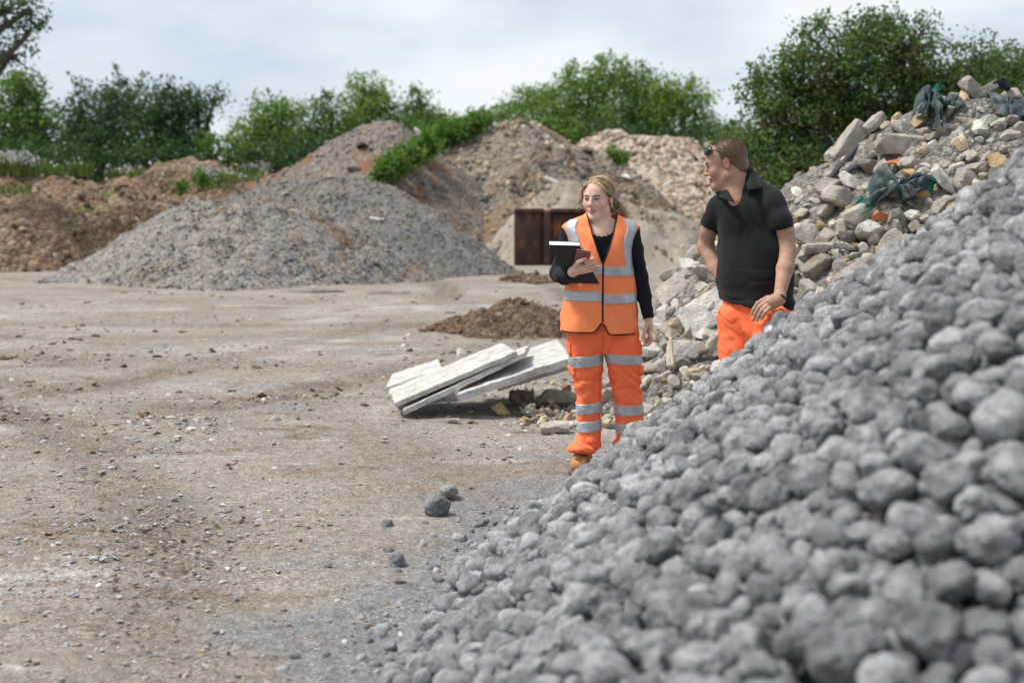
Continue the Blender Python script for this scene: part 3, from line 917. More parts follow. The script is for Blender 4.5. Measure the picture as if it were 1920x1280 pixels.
GCOL = np.array([0.335, 0.335, 0.342])
def gstone(sub, s):
    rs = np.random.RandomState(s)
    sq = (1, rs.uniform(0.75, 0.98), rs.uniform(0.62, 0.9))
    if s % 3 == 0:
        V, Fc = angular_stone(sub, s + 400, sq, 9, 0.09, 0.72, 0.95)
    else:
        V, Fc = round_stone(sub, s + 40, 0.17, sq, 0.085)
    return V, Fc
STN = []
for s in range(16):
    V, Fc = gstone(4, s)
    STN.append(to_mesh('grey_stone', V, Fc, [M_STONE], col=np.repeat(GCOL[None], len(V), 0)))
rs3 = np.random.RandomState(77)
cand = []
N = 40000
cx, cy = rs3.uniform(-0.75, 3.9, N), rs3.uniform(1.7, 7.75, N)
cz = stone_h(cx, cy)
ok = (cz > -0.02) & (cx < 0.37 * cy + 1.0) & (cz > ground_h(cx, cy) - 0.02)
cx, cy, cz = cx[ok], cy[ok], cz[ok]
rr = 0.0205 * (3.1 ** (rs3.uniform(0, 1, len(cx)) ** 1.25))
n16, n4 = len(rr) // 26, len(rr) // 5
rr[n16:] = np.minimum(rr[n16:], 0.052)
rr[n4:] = np.minimum(rr[n4:], 0.037)
order = np.argsort(-rr)
acc = np.zeros((0, 4))
for k in order:
    if len(acc):
        d = (acc[:, 0] - cx[k]) ** 2 + (acc[:, 1] - cy[k]) ** 2 + (acc[:, 2] - cz[k]) ** 2
        if np.any(d < (0.94 * (acc[:, 3] + rr[k])) ** 2): continue
    acc = np.concatenate([acc, [[cx[k], cy[k], cz[k], rr[k]]]])
    if len(acc) > 9000: break
# a few that rolled off the toe
toe = []
for k in range(900):
    y = rs3.uniform(3.6, 7.3)
    toe.append((np.interp(y, YT, XT) - abs(rs3.normal()) * 0.22 + 0.06, y, 0.0, 0.004 * (7 ** (rs3.uniform() ** 4.5))))
acc = np.concatenate([acc, np.array(toe)])
q = project(acc[:, :3])
inside = (q[0] > -30) & (q[0] < 1960) & (q[1] > 200) & (q[1] < 1330)
show = np.where(inside, acc[:, 3] / q[2], 0)
top = np.argsort(-show)
big = top[:292]
stt = ['large grey stone, one of the many round rough lumps that make up the foreground heap', 'one of the round rough grey stones that make up the foreground heap']
for j, k in enumerate(big):
    x, y, z, r = acc[k]
    o = link('grey_stone', STN[j % 16], None, (x, y, z + r * rs3.uniform(0.05, 0.85)))
    o.scale = (r * 1.1,) * 3
    o.rotation_euler = (rs3.uniform(-0.6, 0.6), rs3.uniform(-0.6, 0.6), rs3.uniform(0, 6.28))
    tag(o, stt[1], 'stone', 'grey stones of the foreground heap')
rest = np.setdiff1d(np.arange(len(acc)), big)
items, cols, off = [], [], 0
pr3 = [gstone(3, s) for s in range(16)]
pr2 = [gstone(2, s) for s in range(16)]
for k in rest:
    x, y, z, r = acc[k]
    V, Fc = (pr3 if acc[k, 3] / max(q[2][k], 0.5) * F > 14 else pr2)[rs3.randint(16)]
    P = V * r * 1.1 @ rotm(rs3, 0.5).T + np.array([x, y, z + r * rs3.uniform(-0.05, 0.85)])
    items.append((P, Fc)); cols.append(np.repeat((GCOL * rs3.uniform(0.7, 1.3))[None], len(V), 0))
bx, by = np.meshgrid(np.arange(-0.8, 3.9, 0.058), np.arange(1.6, 7.7, 0.058))
bx = (bx + rs3.uniform(-.022, .022, bx.shape)).ravel(); by = (by + rs3.uniform(-.022, .022, by.shape)).ravel()
bz = stone_h(bx, by)
for x, y, z in zip(bx, by, bz):                          # the stones underneath
    if z < 0.0 or x > 0.37 * y + 1.0: continue
    V, Fc = pr2[rs3.randint(16)]
    items.append((V * rs3.uniform(.028, .042) @ rotm(rs3, 0.8).T + np.array([x, y, z - .022]), Fc)); cols.append(np.repeat((GCOL * rs3.uniform(0.7, 1.15))[None], len(V), 0))
# the slope they lie on, with grit
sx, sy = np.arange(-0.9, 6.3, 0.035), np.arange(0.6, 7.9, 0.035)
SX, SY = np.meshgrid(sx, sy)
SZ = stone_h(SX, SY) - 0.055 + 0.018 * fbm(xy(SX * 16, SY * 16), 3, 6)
items.append((xy(SX, SY, np.maximum(SZ, -0.15)).reshape(-1, 3), grid_faces(len(sx), len(sy)))); cols.append(np.repeat((GCOL * 0.36)[None], SX.size, 0))  # slope coloured dark so the gaps between stones look like shaded crevices
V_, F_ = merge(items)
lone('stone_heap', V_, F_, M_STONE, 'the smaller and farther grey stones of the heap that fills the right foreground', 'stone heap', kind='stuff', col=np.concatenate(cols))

# single stones that lie out on the yard
for px, py, hw, s, lab in [
        (819, 952, 27, 1, 'largest single grey stone lying on the yard left of the stone heap'),
        (841, 922, 21, 2, 'grey stone lying just behind the largest single stone on the yard'),
        (725, 983, 12, 3, 'small round grey stone lying by itself left of the pair of single stones'),
        (744, 1052, 19, 5, 'flat grey stone lying on the yard near the toe of the stone heap'),
        (862, 1008, 13, 6, 'dark small stone at the edge of the grey stone heap'),
        (516, 788, 10, 8, 'dark blue grey stone lying alone in the middle of the yard'),
        (613, 1062, 8, 9, 'small black stone lying on the pale ground in the left foreground')]:
    P = ground_at(px, py + hw * 0.55)
    r = hw * P[1] / F
    o = link('grey_stone', STN[s], None, (P[0], P[1] + r * 0.6, r * 0.5))
    o.scale = (r,) * 3
    o.rotation_euler = (0.2, 0.1, s)
    tag(o, lab, 'stone')

# gravel strewn over the yard
rs4 = np.random.RandomState(3)
n0 = 40000
yy = 3.6 * (22 / 3.6) ** rs4.uniform(0, 1, n0)
xx = rs4.uniform(-0.4, 0.4, n0) * yy
cl = fbm(xy(xx * 0.9, yy * 0.9), 3, 12)
patch = np.exp(-(((xx - ground_at(230, 1030)[0]) / 0.55) ** 2 + ((yy - ground_at(230, 1030)[1]) / 0.75) ** 2)) + 1.4 * np.exp(-(((xx - ground_at(325, 815)[0]) / 0.33) ** 2 + ((yy - ground_at(325, 815)[1]) / 0.45) ** 2))
ok = rs4.uniform(0, 1, n0) < np.clip(0.20 + 0.38 * cl + 1.6 * patch, 0.03, 1)
ok &= xx < np.interp(yy, YT, XT) + 0.2 + np.maximum(yy - 7.5, 0) * 2
xx, yy, patch = xx[ok], yy[ok], patch[ok]
r = 0.0038 * (6.0 ** (rs4.uniform(0, 1, len(xx)) ** 2.2)) * (1 + 0.45 * np.clip(patch, 0, 1)) * np.clip(yy / 7, 0.8, 1.6)
pal = np.array([(0.34, 0.33, 0.32), (0.48, 0.46, 0.43), (0.50, 0.48, 0.455), (0.24, 0.23, 0.23), (0.40, 0.33, 0.25), (0.16, 0.12, 0.09), (0.36, 0.30, 0.24), (0.40, 0.41, 0.44)])
V_, F_, C_ = scatter(LOW, np.stack([xx, yy, ground_h(xx, yy) + r * 0.12], -1), r, rs4, pal[rs4.randint(len(pal), size=len(xx))] * rs4.uniform(0.75, 1.15, (len(xx), 1)), tilt=0.25, sq=(1.2, 1.0, 0.6))
lone('gravel', V_, F_, M_PEBBLE, 'loose gravel strewn over the yard', 'gravel', kind='stuff', col=C_, smooth=False)
# clods of brown soil
nk = 2600
yy = 4.5 * (24 / 4.5) ** rs4.uniform(0, 1, nk); xx = rs4.uniform(-0.4, 0.3, nk) * yy
ok = (fbm(xy(xx * 0.55, yy * 1.1), 4, 40) > 0.12) & (xx < np.interp(yy, YT, XT) - 0.1 + np.maximum(yy - 7.5, 0) * 2)
xx, yy = xx[ok], yy[ok]
r = 0.006 * (6 ** (rs4.uniform(0, 1, len(xx)) ** 1.8)) * np.clip(yy / 8, 0.8, 2)
V_, F_, C_ = scatter(LOW, np.stack([xx, yy, ground_h(xx, yy)], -1), r, rs4, np.array(PALB)[rs4.randint(2, size=len(xx))] * rs4.uniform(0.8, 1.3, (len(xx), 1)), tilt=0.3, sq=(1.3, 1, 0.6))
lone('soil_clods', V_, F_, M_PEBBLE, 'crumbs of brown soil scattered over the yard', 'soil', kind='stuff', col=C_)

# ------------------------------------------------------------------ trees and shrubs
def leaf_mat(name):
    m, n, l, b = new_mat(name, 0.55, 0.25)
    a = n.new('ShaderNodeAttribute'); a.attribute_name = 'Col'
    l.new(a.outputs['Color'], b.inputs['Base Color'])
    tr = n.new('ShaderNodeBsdfTranslucent')
    c = mixc(n, l, 1.0, a.outputs['Color'], (1.5, 1.9, 0.7), 'MULTIPLY')
    l.new(c, tr.inputs['Color'])
    ms = n.new('ShaderNodeMixShader'); ms.inputs[0].default_value = 0.3
    l.new(b.outputs[0], ms.inputs[1]); l.new(tr.outputs[0], ms.inputs[2])
    l.new(ms.outputs[0], n['Material Output'].inputs['Surface'])
    return m
M_LEAF = leaf_mat('leaf')
M_BARK = flat_mat('bark', (0.10, 0.085, 0.065), 0.95, 0.1, 0.4, 8, 0.6, 0.03, 20)

def leaves(P, size, cols, rs, up=0.35):
    """one rhombic leaf per point"""
    n = len(P)
    d = rs.normal(size=(n, 3)); d[:, 2] -= 0.3
    d /= np.linalg.norm(d, axis=1)[:, None]
    nn = rs.normal(size=(n, 3)); nn[:, 2] += up * 2
    s = np.cross(d, nn); s /= np.linalg.norm(s, axis=1)[:, None] + 1e-9
    L = size[:, None]
    f = np.cross(s, d) * L * 0.12
    V = np.stack([P - d * L * 0.5, P + s * L * 0.3 + f, P + d * L * 0.5, P - s * L * 0.3 + f], 1).reshape(-1, 3)
    Q = np.arange(4 * n).reshape(-1, 4)
    return V, Q, np.repeat(cols, 4, 0)

GREEN = {
    'mid': [(0.075, 0.125, 0.03), (0.05, 0.095, 0.025), (0.11, 0.16, 0.04)],
    'dark': [(0.035, 0.07, 0.03), (0.025, 0.05, 0.022), (0.055, 0.09, 0.035)],
    'blue': [(0.045, 0.085, 0.05), (0.03, 0.06, 0.035), (0.07, 0.11, 0.055)],
    'light': [(0.12, 0.18, 0.04), (0.09, 0.15, 0.035), (0.15, 0.20, 0.06)],
    'bright': [(0.105, 0.185, 0.032), (0.07, 0.14, 0.025), (0.14, 0.215, 0.05)],
    'haw': [(0.07, 0.12, 0.036), (0.04, 0.075, 0.025), (0.11, 0.155, 0.045), (0.075, 0.085, 0.032)],
}

def tree(name, label, cat, blobs, Y, green, seed, leaf=0.13, dens=1.0, group=None, trunk=None, shoots=10, gap=0.0, clump=0.42, base=0.0, core=True, shoot_len=1.0):
    rs = np.random.RandomState(seed)
    pal = np.array(GREEN[green]) * (1.0 if green == 'bright' else 1.22)
    B = []
    for (px, py, rx, ry) in blobs:
        c = at(px, py, Y)
        c[1] += rs.normal() * 0.25 * rx * Y / F
        B.append((c, np.array([rx, 0.85 * rx, ry]) * Y / F))
    if trunk is None:
        trunk = np.mean([bq[0] for bq in blobs])
    tb = at(trunk, 365, Y); tb[2] = base
    t = Thing(name, tb, label, cat, group)
    top = max(B, key=lambda q: q[0][2])[0]
    fork = np.array([tb[0], tb[1], base + 0.32 * (top[2] - base)])
    H = max(top[2] - base, 0.4)
    br = [tube(spline([tb, 0.5 * (tb + fork) + rs.normal(size=3) * 0.03 * H, fork], 8), np.linspace(0.045, 0.03, 8) * H, 8)]
    P, S, C = [], [], []
    for (c, r) in B:
        mid = 0.5 * (fork + c) + rs.normal(size=3) * 0.06 * H + np.array([0, 0, 0.05 * H])
        br.append(tube(spline([fork, mid, c], 9), np.linspace(0.026, 0.009, 9) * H, 6))
        area = (r[0] * r[1] + r[0] * r[2] + r[1] * r[2]) / 3 * 12.57
        nc = int(area / (clump * clump) * 0.95 * dens) + 4
        d = rs.normal(size=(nc, 3)); d /= np.linalg.norm(d, axis=1)[:, None]
        lump = 1 + 0.22 * vnoise(d * 2.3 + seed * 3.1 + c, seed)
        rad = (0.45 + 0.6 * rs.uniform(0, 1, nc) ** 0.45) * lump
        cc = c + d * rad[:, None] * r
        if gap:
            k = vnoise(cc / (clump * 2.2), seed + 8) > -gap * 0.0 - 0.35 + gap
            cc = cc[k]
        for q in range(0, len(cc), 3):
            e = cc[q]
            m2 = c + (e - c) * 0.5 + rs.normal(size=3) * 0.06 * r
            br.append(tube([c + (e - c) * 0.05, m2, e], [0.006 * H, 0.004 * H, 0.0015 * H], 4, False))
        nl = max(6, int(15 * dens * (clump / leaf) ** 2 / 10))
        k = np.repeat(np.arange(len(cc)), nl)
        P.append(cc[k] + rs.normal(size=(len(k), 3)) * clump * np.array([0.5, 0.5, 0.38]))
        tone = rs.uniform(0.65, 1.35, len(cc))
        ci = pal[rs.randint(len(pal), size=len(cc))] * tone[:, None]
        C.append(ci[k] * rs.uniform(0.75, 1.25, (len(k), 1)))
        if core:                                         # twigs and leaves deep in the crown
            ni = int(area / (clump * clump) * 5 * dens)
            P.append(c + rs.normal(size=(ni, 3)) * r * 0.36)
            C.append(pal[rs.randint(len(pal), size=ni)] * rs.uniform(0.6, 1.1, (ni, 1)))
    for k in range(shoots):                              # long shoots that break the outline
        c, r = B[rs.randint(len(B))]
        d = rs.normal(size=3); d[2] = abs(d[2]) * 1.2 + 0.35; d[1] *= 0.6
        d /= np.linalg.norm(d)
        s0 = c + d * r * 0.85
        ln = shoot_len * rs.uniform(0.5, 1.3) * 0.45 * max(r[2], 0.5)
        e = s0 + (d * np.array([0.7, 0.7, 1]) + rs.normal(size=3) * 0.25) * ln
        m2 = 0.5 * (s0 + e) + rs.normal(size=3) * 0.05 * ln
        pts = spline([s0, m2, e], 10)
        br.append(tube(pts, np.linspace(0.012, 0.004, 10) * max(1, leaf * 6) * 0.8, 4, False))
        nl = int(ln / leaf * 9)
        tt = rs.uniform(0, 1, nl)
        pp = np.stack([np.interp(tt, np.linspace(0, 1, 10), pts[:, a]) for a in range(3)], -1)
        P.append(pp + rs.normal(size=(nl, 3)) * leaf * (1.05 - 0.7 * tt)[:, None])
        C.append(pal[rs.randint(len(pal), size=nl)] * rs.uniform(0.8, 1.3, (nl, 1)))
    P, C = np.concatenate(P), np.concatenate(C)
    S = leaf * rs.uniform(0.6, 1.35, len(P))
    V, Q, cv = leaves(P, S, C, rs)
    V_, F_ = merge(br)
    t.part('trunk', V_, F_, M_BARK)
    t.part('crown', V, Q, M_LEAF, col=cv, smooth=False)
    return t

GH = 'trees of the hedgerow behind the heaps'
tree('tall_tree', 'tall tree whose loose branches hang into the top left corner', 'tree', [(-70, 40, 90, 110), (5, 25, 62, 48), (55, 20, 24, 30), (58, 62, 20, 18), (15, 105, 48, 26), (-40, 130, 60, 40)], 30, 'blue', 1, 0.085, 0.75, GH, trunk=-160, shoots=34, gap=0.2, clump=0.26, core=False, shoot_len=1.2)
tree('round_tree', 'dense round dark green tree at the left edge below the hanging branches', 'tree', [(38, 205, 62, 60), (5, 265, 85, 70), (88, 262, 45, 62), (40, 160, 34, 24)], 44, 'mid', 2, 0.12, 1.25, GH, shoots=14)
tree('bushy_tree', 'bluish green bushy tree with thin bare shoots, second from the left', 'tree', [(185, 228, 52, 62), (232, 195, 48, 40), (165, 280, 60, 50), (225, 265, 62, 55), (140, 232, 28, 34)], 46, 'blue', 3, 0.12, 1.25, GH, shoots=30, shoot_len=1.7)
tree('leaning_tree', 'dark green tree with a branch sticking out to the right over the low brown bank', 'tree', [(300, 205, 45, 42), (330, 215, 50, 50), (368, 205, 36, 20), (402, 186, 22, 14), (290, 265, 75, 60), (350, 275, 55, 45)], 45, 'dark', 4, 0.12, 1.25, GH, shoots=16)
tree('round_tree', 'light green rounded tree left of the tall gravel heap', 'tree', [(505, 232, 44, 42), (478, 265, 48, 45), (530, 215, 30, 28), (520, 285, 60, 40)], 50, 'light', 5, 0.12, 1.25, GH, shoots=14)
tree('bushy_tree', 'low mid green tree standing between the rounded light tree and the gravel peak', 'tree', [(585, 248, 42, 45), (615, 215, 25, 30), (560, 288, 60, 35), (640, 250, 30, 40)], 52, 'mid', 6, 0.12, 1.25, GH, shoots=18, shoot_len=1.4)
tree('tall_tree', 'light green tree rising straight behind the tall gravel peak', 'tree', [(688, 172, 36, 34), (675, 212, 42, 40), (722, 205, 32, 28), (700, 250, 60, 40)], 54, 'light', 7, 0.12, 1.25, GH, shoots=18)
tree('pointed_tree', 'small dark pointed tree right of the tree behind the gravel peak', 'tree', [(782, 198, 22, 28), (790, 225, 38, 30), (820, 232, 26, 20), (760, 240, 40, 25)], 54, 'mid', 8, 0.12, 1.25, GH, shoots=18)
tree('round_tree', 'small light green tree behind the crest of the middle spoil heap', 'tree', [(985, 198, 44, 26), (940, 218, 36, 16), (1020, 186, 30, 26), (880, 232, 40, 14)], 56, 'light', 9, 0.12, 1.25, GH, shoots=16)
tree('bushy_tree', 'wide green tree with thin shoots right of the middle spoil heap', 'tree', [(1105, 160, 58, 36), (1075, 200, 62, 48), (1150, 145, 44, 34), (1045, 215, 45, 40), (1130, 228, 65, 36)], 54, 'light', 10, 0.12, 1.25, GH, shoots=34, shoot_len=1.5, gap=0.1)
tree('tall_tree', 'dark green tree between the wide tree and the broad tree by the man', 'tree', [(1195, 170, 44, 46), (1190, 220, 62, 45), (1215, 195, 40, 40)], 52, 'mid', 11, 0.12, 1.25, GH, shoots=20)
tree('round_tree', 'rounded green tree above the man\'s head to the left', 'tree', [(1270, 182, 50, 36), (1300, 212, 42, 46), (1245, 222, 52, 42), (1335, 250, 32, 32)], 51, 'light', 12, 0.12, 1.25, GH, shoots=18)
tree('hawthorn_tree', 'largest tree, a broad spreading hawthorn behind the man and the rubble heap', 'tree',
     [(1575, 120, 105, 80), (1490, 165, 85, 65), (1675, 115, 100, 75), (1610, 60, 80, 45), (1765, 145, 80, 60), (1500, 240, 105, 65), (1640, 215, 120, 75), (1760, 225, 90, 60), (1415, 270, 62, 48), (1450, 315, 95, 45), (1580, 310, 120, 50), (1835, 130, 70, 50), (1430, 200, 48, 40), (1800, 190, 90, 60)],
     24, 'haw', 13, 0.07, 1.3, GH, trunk=1600, shoots=90, gap=0.10, clump=0.22, shoot_len=1.0, core=True)
tree('hawthorn_tree', 'lower hawthorn tree at the right edge behind the crest of the rubble heap', 'tree', [(1905, 130, 50, 36), (1960, 140, 60, 60), (1880, 180, 55, 40), (1850, 150, 40, 30)], 25, 'haw', 14, 0.07, 1.2, GH, shoots=30, gap=0.1, clump=0.24)
GB = 'dark shrubs along the foot of the hedgerow'
for k, (px, py, rx, ry, gr, Y, lab) in enumerate([
        (60, 310, 90, 42, 'dark', 42, 'dark shrub under the round tree at the left edge'), (190, 315, 80, 40, 'dark', 43, 'dark shrub under the bushy tree with bare shoots'),
        (300, 312, 80, 42, 'dark', 43, 'dark shrub behind the middle of the brown earth bank'), (410, 300, 62, 44, 'mid', 44, 'shrub in the gap beneath the branch sticking out'),
        (480, 312, 75, 40, 'dark', 45, 'dark shrub under the rounded light tree'), (590, 300, 80, 40, 'dark', 47, 'dark shrub behind the left flank of the gravel peak'),
        (820, 262, 80, 30, 'mid', 50, 'green shrub between the gravel peak and the spoil heap'), (1180, 262, 120, 34, 'dark', 50, 'dark shrub along the top of the pink rubble heap'),
        (1330, 285, 70, 44, 'dark', 48, 'dark shrub just behind the man\'s head'), (1440, 300, 110, 60, 'dark', 30, 'dark shrub at the left foot of the largest tree'), (1600, 280, 120, 70, 'dark', 30, 'dark shrub behind the trunk of the largest tree'), (1790, 230, 110, 55, 'dark', 30, 'dark shrub at the right foot of the largest tree'), (1020, 245, 80, 34, 'mid', 50, 'green shrub behind the right shoulder of the spoil heap')]):
    tree('shrub', lab, 'shrub', [(px - rx * 0.4, py, rx * 0.6, ry), (px + rx * 0.4, py + 4, rx * 0.6, ry * 0.9)], Y, gr, 40 + k, 0.15, 1.1, GB, shoots=10)
HSAD = lambda x, y: np.maximum(HMID(x, y), HTALL(x, y))
for k, (px, py, r_, lab) in enumerate([(716, 334, 20, 'lowest bright green bush at the foot of the strip between the two tall heaps'), (738, 318, 26, 'second bright green bush from the bottom of the strip between the tall heaps'),
        (764, 302, 30, 'wide bright green bush in the lower half of the strip between the tall heaps'), (794, 284, 31, 'bright green bush in the middle of the strip between the tall heaps'),
        (824, 268, 31, 'bright green bush above the middle of the strip between the tall heaps'), (852, 252, 29, 'bright green bush near the top of the strip left of the middle heap'),
        (880, 240, 25, 'topmost leafy bush of the strip just left of the middle heap\'s peak'), (905, 228, 18, 'small bush touching the peak of the middle spoil heap')]):
    P = on_surf(HSAD, px, py + 8, 25, 50)
    q = project(P)
    tree('bramble_bush', lab, 'bush', [(q[0] - r_ * .45, q[1] - r_ * .35, r_ * .75, r_ * .6), (q[0] + r_ * .5, q[1] - r_ * .45, r_ * .7, r_ * .55), (q[0], q[1] - r_ * .75, r_ * .6, r_ * .45)], P[1] - .2, 'bright', 600 + k, 0.10, 1.5,
         'bright green bushes between the two tall heaps', shoots=12, clump=0.2, base=float(P[2]) - .1, shoot_len=.8)
for k, (px, py, rx, ry, Y, lab) in enumerate([(1166, 300, 16, 8, 38.0, 'light green weed on the right flank of the spoil heap'), (1085, 254, 14, 9, 38.6, 'pale weed at the top right of the spoil heap'),
                                           (1150, 292, 10, 6, 38.0, 'small weed beside the light green weed on the spoil heap'), (340, 358, 10, 8, 33.5, 'green weed on the crest of the earth bank behind the gravel heap'),
                                           (383, 342, 12, 6, 33.5, 'yellow green weed near the right end of the earth bank')]):
    pb = at(px, py + ry, Y)
    tree('weed', lab, 'weed', [(px, py, rx, ry)], Y, 'bright', 80 + k, 0.07, 1.2, None, shoots=8, clump=0.1, base=float(pb[2]) - 0.05)

# grass and white flowers along the top of the earth bank
M_GRASS, n, l, b = new_mat('grass_blade', 0.7, 0.2)
a = n.new('ShaderNodeAttribute'); a.attribute_name = 'Col'
l.new(a.outputs['Color'], b.inputs['Base Color'])
rs5 = np.random.RandomState(4)
GV, GC, FV, FC = [], [], [], []
def blades(px0, px1, py0, py1, cnt, hmax, flowers, H=HEARTH, t0=26, t1=44):
    for k in range(cnt):
        P = on_surf(H, rs5.uniform(px0, px1), rs5.uniform(py0, py1), t0, t1)
        cl_ = float(vnoise(np.array([[P[0] * 1.6, P[1] * 1.6, 0.3]]), 9)[0])
        h = hmax * rs5.uniform(0.35, 1) * (0.8 + 0.5 * cl_)
        a_ = rs5.uniform(0, 6.28); wv = np.array([math.cos(a_), math.sin(a_), 0]) * 0.018
        ln = rs5.normal(size=3) * 0.16 * h; ln[2] = h
        c = np.array([(0.16, 0.24, 0.05), (0.2, 0.27, 0.07), (0.25, 0.29, 0.1), (0.1, 0.17, 0.04)][rs5.randint(4)]) * rs5.uniform(0.8, 1.2)
        GV.append(np.stack([P - wv, P + wv, P + ln * 0.6 + wv * 0.7, P + ln])); GC.append(np.repeat(c[None], 4, 0))
        if rs5.uniform() < flowers * (0.9 + 1.3 * cl_) and h > hmax * 0.5:
            for q in range(4):
                f = P + ln + rs5.normal(size=3) * np.array([0.06, 0.06, 0.035])
                r = 0.022
                u = rs5.normal(size=3); u /= np.linalg.norm(u); v = np.cross(u, [0.2, 0.3, 1]); v /= np.linalg.norm(v)
                FV.append(np.stack([f - u * r, f - v * r, f + u * r, f + v * r])); FC.append(np.full((4, 3), rs5.uniform(0.6, 0.8)))
blades(-10, 175, 316, 332, 1500, 0.45, 0.35)
blades(-10, 60, 318, 330, 300, 0.3, 0.0)
blades(195, 270, 326, 336, 260, 0.3, 0.3)
blades(360, 505, 326, 346, 1100, 0.34, 0.3)
blades(370, 430, 346, 358, 250, 0.25, 0.05)
blades(0, 60, 350, 366, 160, 0.18, 0.0)
lone('grass', np.concatenate(GV), np.arange(4 * len(GV)).reshape(-1, 4), M_GRASS, 'long grass along the top of the brown earth bank', 'grass', kind='stuff', col=np.concatenate(GC), smooth=False)
lone('wildflowers', np.concatenate(FV), np.arange(4 * len(FV)).reshape(-1, 4), M_GRASS, 'white wildflowers along the top of the brown earth bank', 'flowers', kind='stuff', col=np.concatenate(FC), smooth=False)
# grassy field beyond, seen only in gaps

# ------------------------------------------------------------------ white boards, skip, netting and other single things
M_BOARD, n, l, b = new_mat('weathered_white_paint', 0.7, 0.3)
p = coords(n)
g1_ = nz(n, l, 3.0, 7, 0.7, mapping(n, l, p, (0.5, 4, 4)))
c = ramp(n, l, g1_, [(0.3, (0.27, 0.25, 0.215)), (0.44, (0.45, 0.44, 0.415)), (0.6, (0.59, 0.585, 0.565)), (0.75, (0.66, 0.655, 0.64))])
d1 = ramp(n, l, nz(n, l, 12, 6, 0.75, p), [(0.48, 0.0), (0.64, 0.85)])
c = mixc(n, l, d1, c, (0.30, 0.26, 0.20))
l.new(c, b.inputs['Base Color'])
bump(n, l, b, nz(n, l, 14, 6, 0.7, mapping(n, l, p, (0.4, 3, 3))), 0.4, 0.01)

def board(c4, th, label, seams=0, seed=0):
    """slab from its four top corners: front left, front right, back right, back left"""
    a, b_, c_, d_ = [np.array(v) for v in c4]
    nx, ny = 60, 48
    u, v = np.meshgrid(np.linspace(0, 1, nx), np.linspace(0, 1, ny))
    T = (a * ((1 - u) * (1 - v))[..., None] + b_ * (u * (1 - v))[..., None] + c_ * (u * v)[..., None] + d_ * ((1 - u) * v)[..., None])
    up = np.cross(b_ - a, d_ - a); up /= np.linalg.norm(up)
    if up[2] < 0: up = -up
    rag = 0.012 * vnoise(T * 9 + seed, seed)
    T = T + up * (0.004 * fbm(T * 12 + seed, 3, seed) - 0.014 * ((np.abs((v * (seams + 1)) % 1 - 0.5) > 0.465) & (v > .05) & (v < .95)) * (seams > 0))[..., None]
    e = ((u == 0) | (u == 1) | (v == 0) | (v == 1))
    cen = T.mean((0, 1))
    T = T + (cen - T) / np.linalg.norm(cen - T, axis=2)[..., None] * (np.abs(rag) * e)[..., None]
    Bm = T - up * th
    Tq = T - up * (0.006 * e)[..., None]
    V = np.concatenate([Tq.reshape(-1, 3), Bm.reshape(-1, 3)])
    gf = grid_faces(nx, ny)
    o_ = nx * ny
    rim = list(range(nx)) + [k * nx + nx - 1 for k in range(1, ny)] + [(ny - 1) * nx + k for k in range(nx - 2, -1, -1)] + [k * nx for k in range(ny - 2, 0, -1)]
    rim = np.array(rim); nr = np.roll(rim, -1)
    side = np.stack([rim, rim + o_, nr + o_, nr], -1)
    return lone('white_board', V, [np.concatenate([gf, gf[:, ::-1] + o_, side])], M_BOARD, label, 'board', 'white boards lying on the yard', smooth=False)
board((at(738, 755, 10.0), at(968, 657, 10.25), at(941, 641, 10.95), at(727, 730, 10.75)), .038, 'upper left white board, sloping down to the left on top of the others', 2, 1)
board((at(752, 770, 9.97), at(984, 659, 10.3), at(990, 646, 10.8), at(765, 744, 10.6)), .04, 'white board with a dark split edge directly under the upper left board', 0, 2)
board((at(856, 738, 10.05), at(1072, 668, 10.3), at(1045, 634, 11.3), at(880, 690, 11.0)), .06, 'right hand white board, running behind the woman\'s legs', 3, 3)
board((at(930, 725, 10.35), at(1075, 682, 10.5), at(1068, 676, 11.0), at(935, 715, 11.0)), .035, 'grey white board lowest in the stack behind the woman', 0, 4)
board((at(722, 725, 10.7), at(830, 690, 10.9), at(822, 672, 11.6), at(735, 700, 11.5)), .03, 'dirty cracked board end at the back left of the stack', 0, 6)
for px, py, hw, rot, lab in [(790, 690, 13, (70, 20, 30), 'upright white fragment at the back left of the boards'), (866, 660, 15, (20, 10, 10), 'pale cement lump behind the upper left board'),
                             (770, 704, 9, (0, 0, 30), 'small crumbling clod on the cracked board end')]:
    P = ground_at(px, py + 14); s = hw * P[1] / F
    piece('cement_fragment', CHUNK_W[2], P + np.array([0, 0, s * .7]), s, tuple(R(a) for a in rot), lab, 'stone')
V_, F_ = tube(spline([at(1262, 688, 9.3), at(1259, 660, 9.42), at(1257, 632, 9.5)], 8), [.015, .014, .0145, .014, .015, .014, .013, .012], 6)
lone('wooden_stake', V_, F_, flat_mat('pale_wood', (0.42, 0.34, 0.24), 0.85, 0.2, 0.2, 30, 0.4, 0.005), 'pale wooden stake leaning upright against the foot of the rubble heap', 'stake')
rsx = np.random.RandomState(8)
for a, b_, lab in [(at(1512, 560, 8.6), at(1566, 592, 8.3), 'grey batten sticking out of the rubble right of the man\'s hip'), (at(1518, 551, 8.7), at(1572, 583, 8.4), 'thin grey batten just above the other one by the man\'s hip')]:
    V_, F_ = tube(np.linspace(a, b_, 6), .022, 4)
    lone('wooden_batten', V_, F_, flat_mat('grey_wood', (0.30, 0.28, 0.25), 0.9, 0.2, 0.3, 30), lab, 'batten')
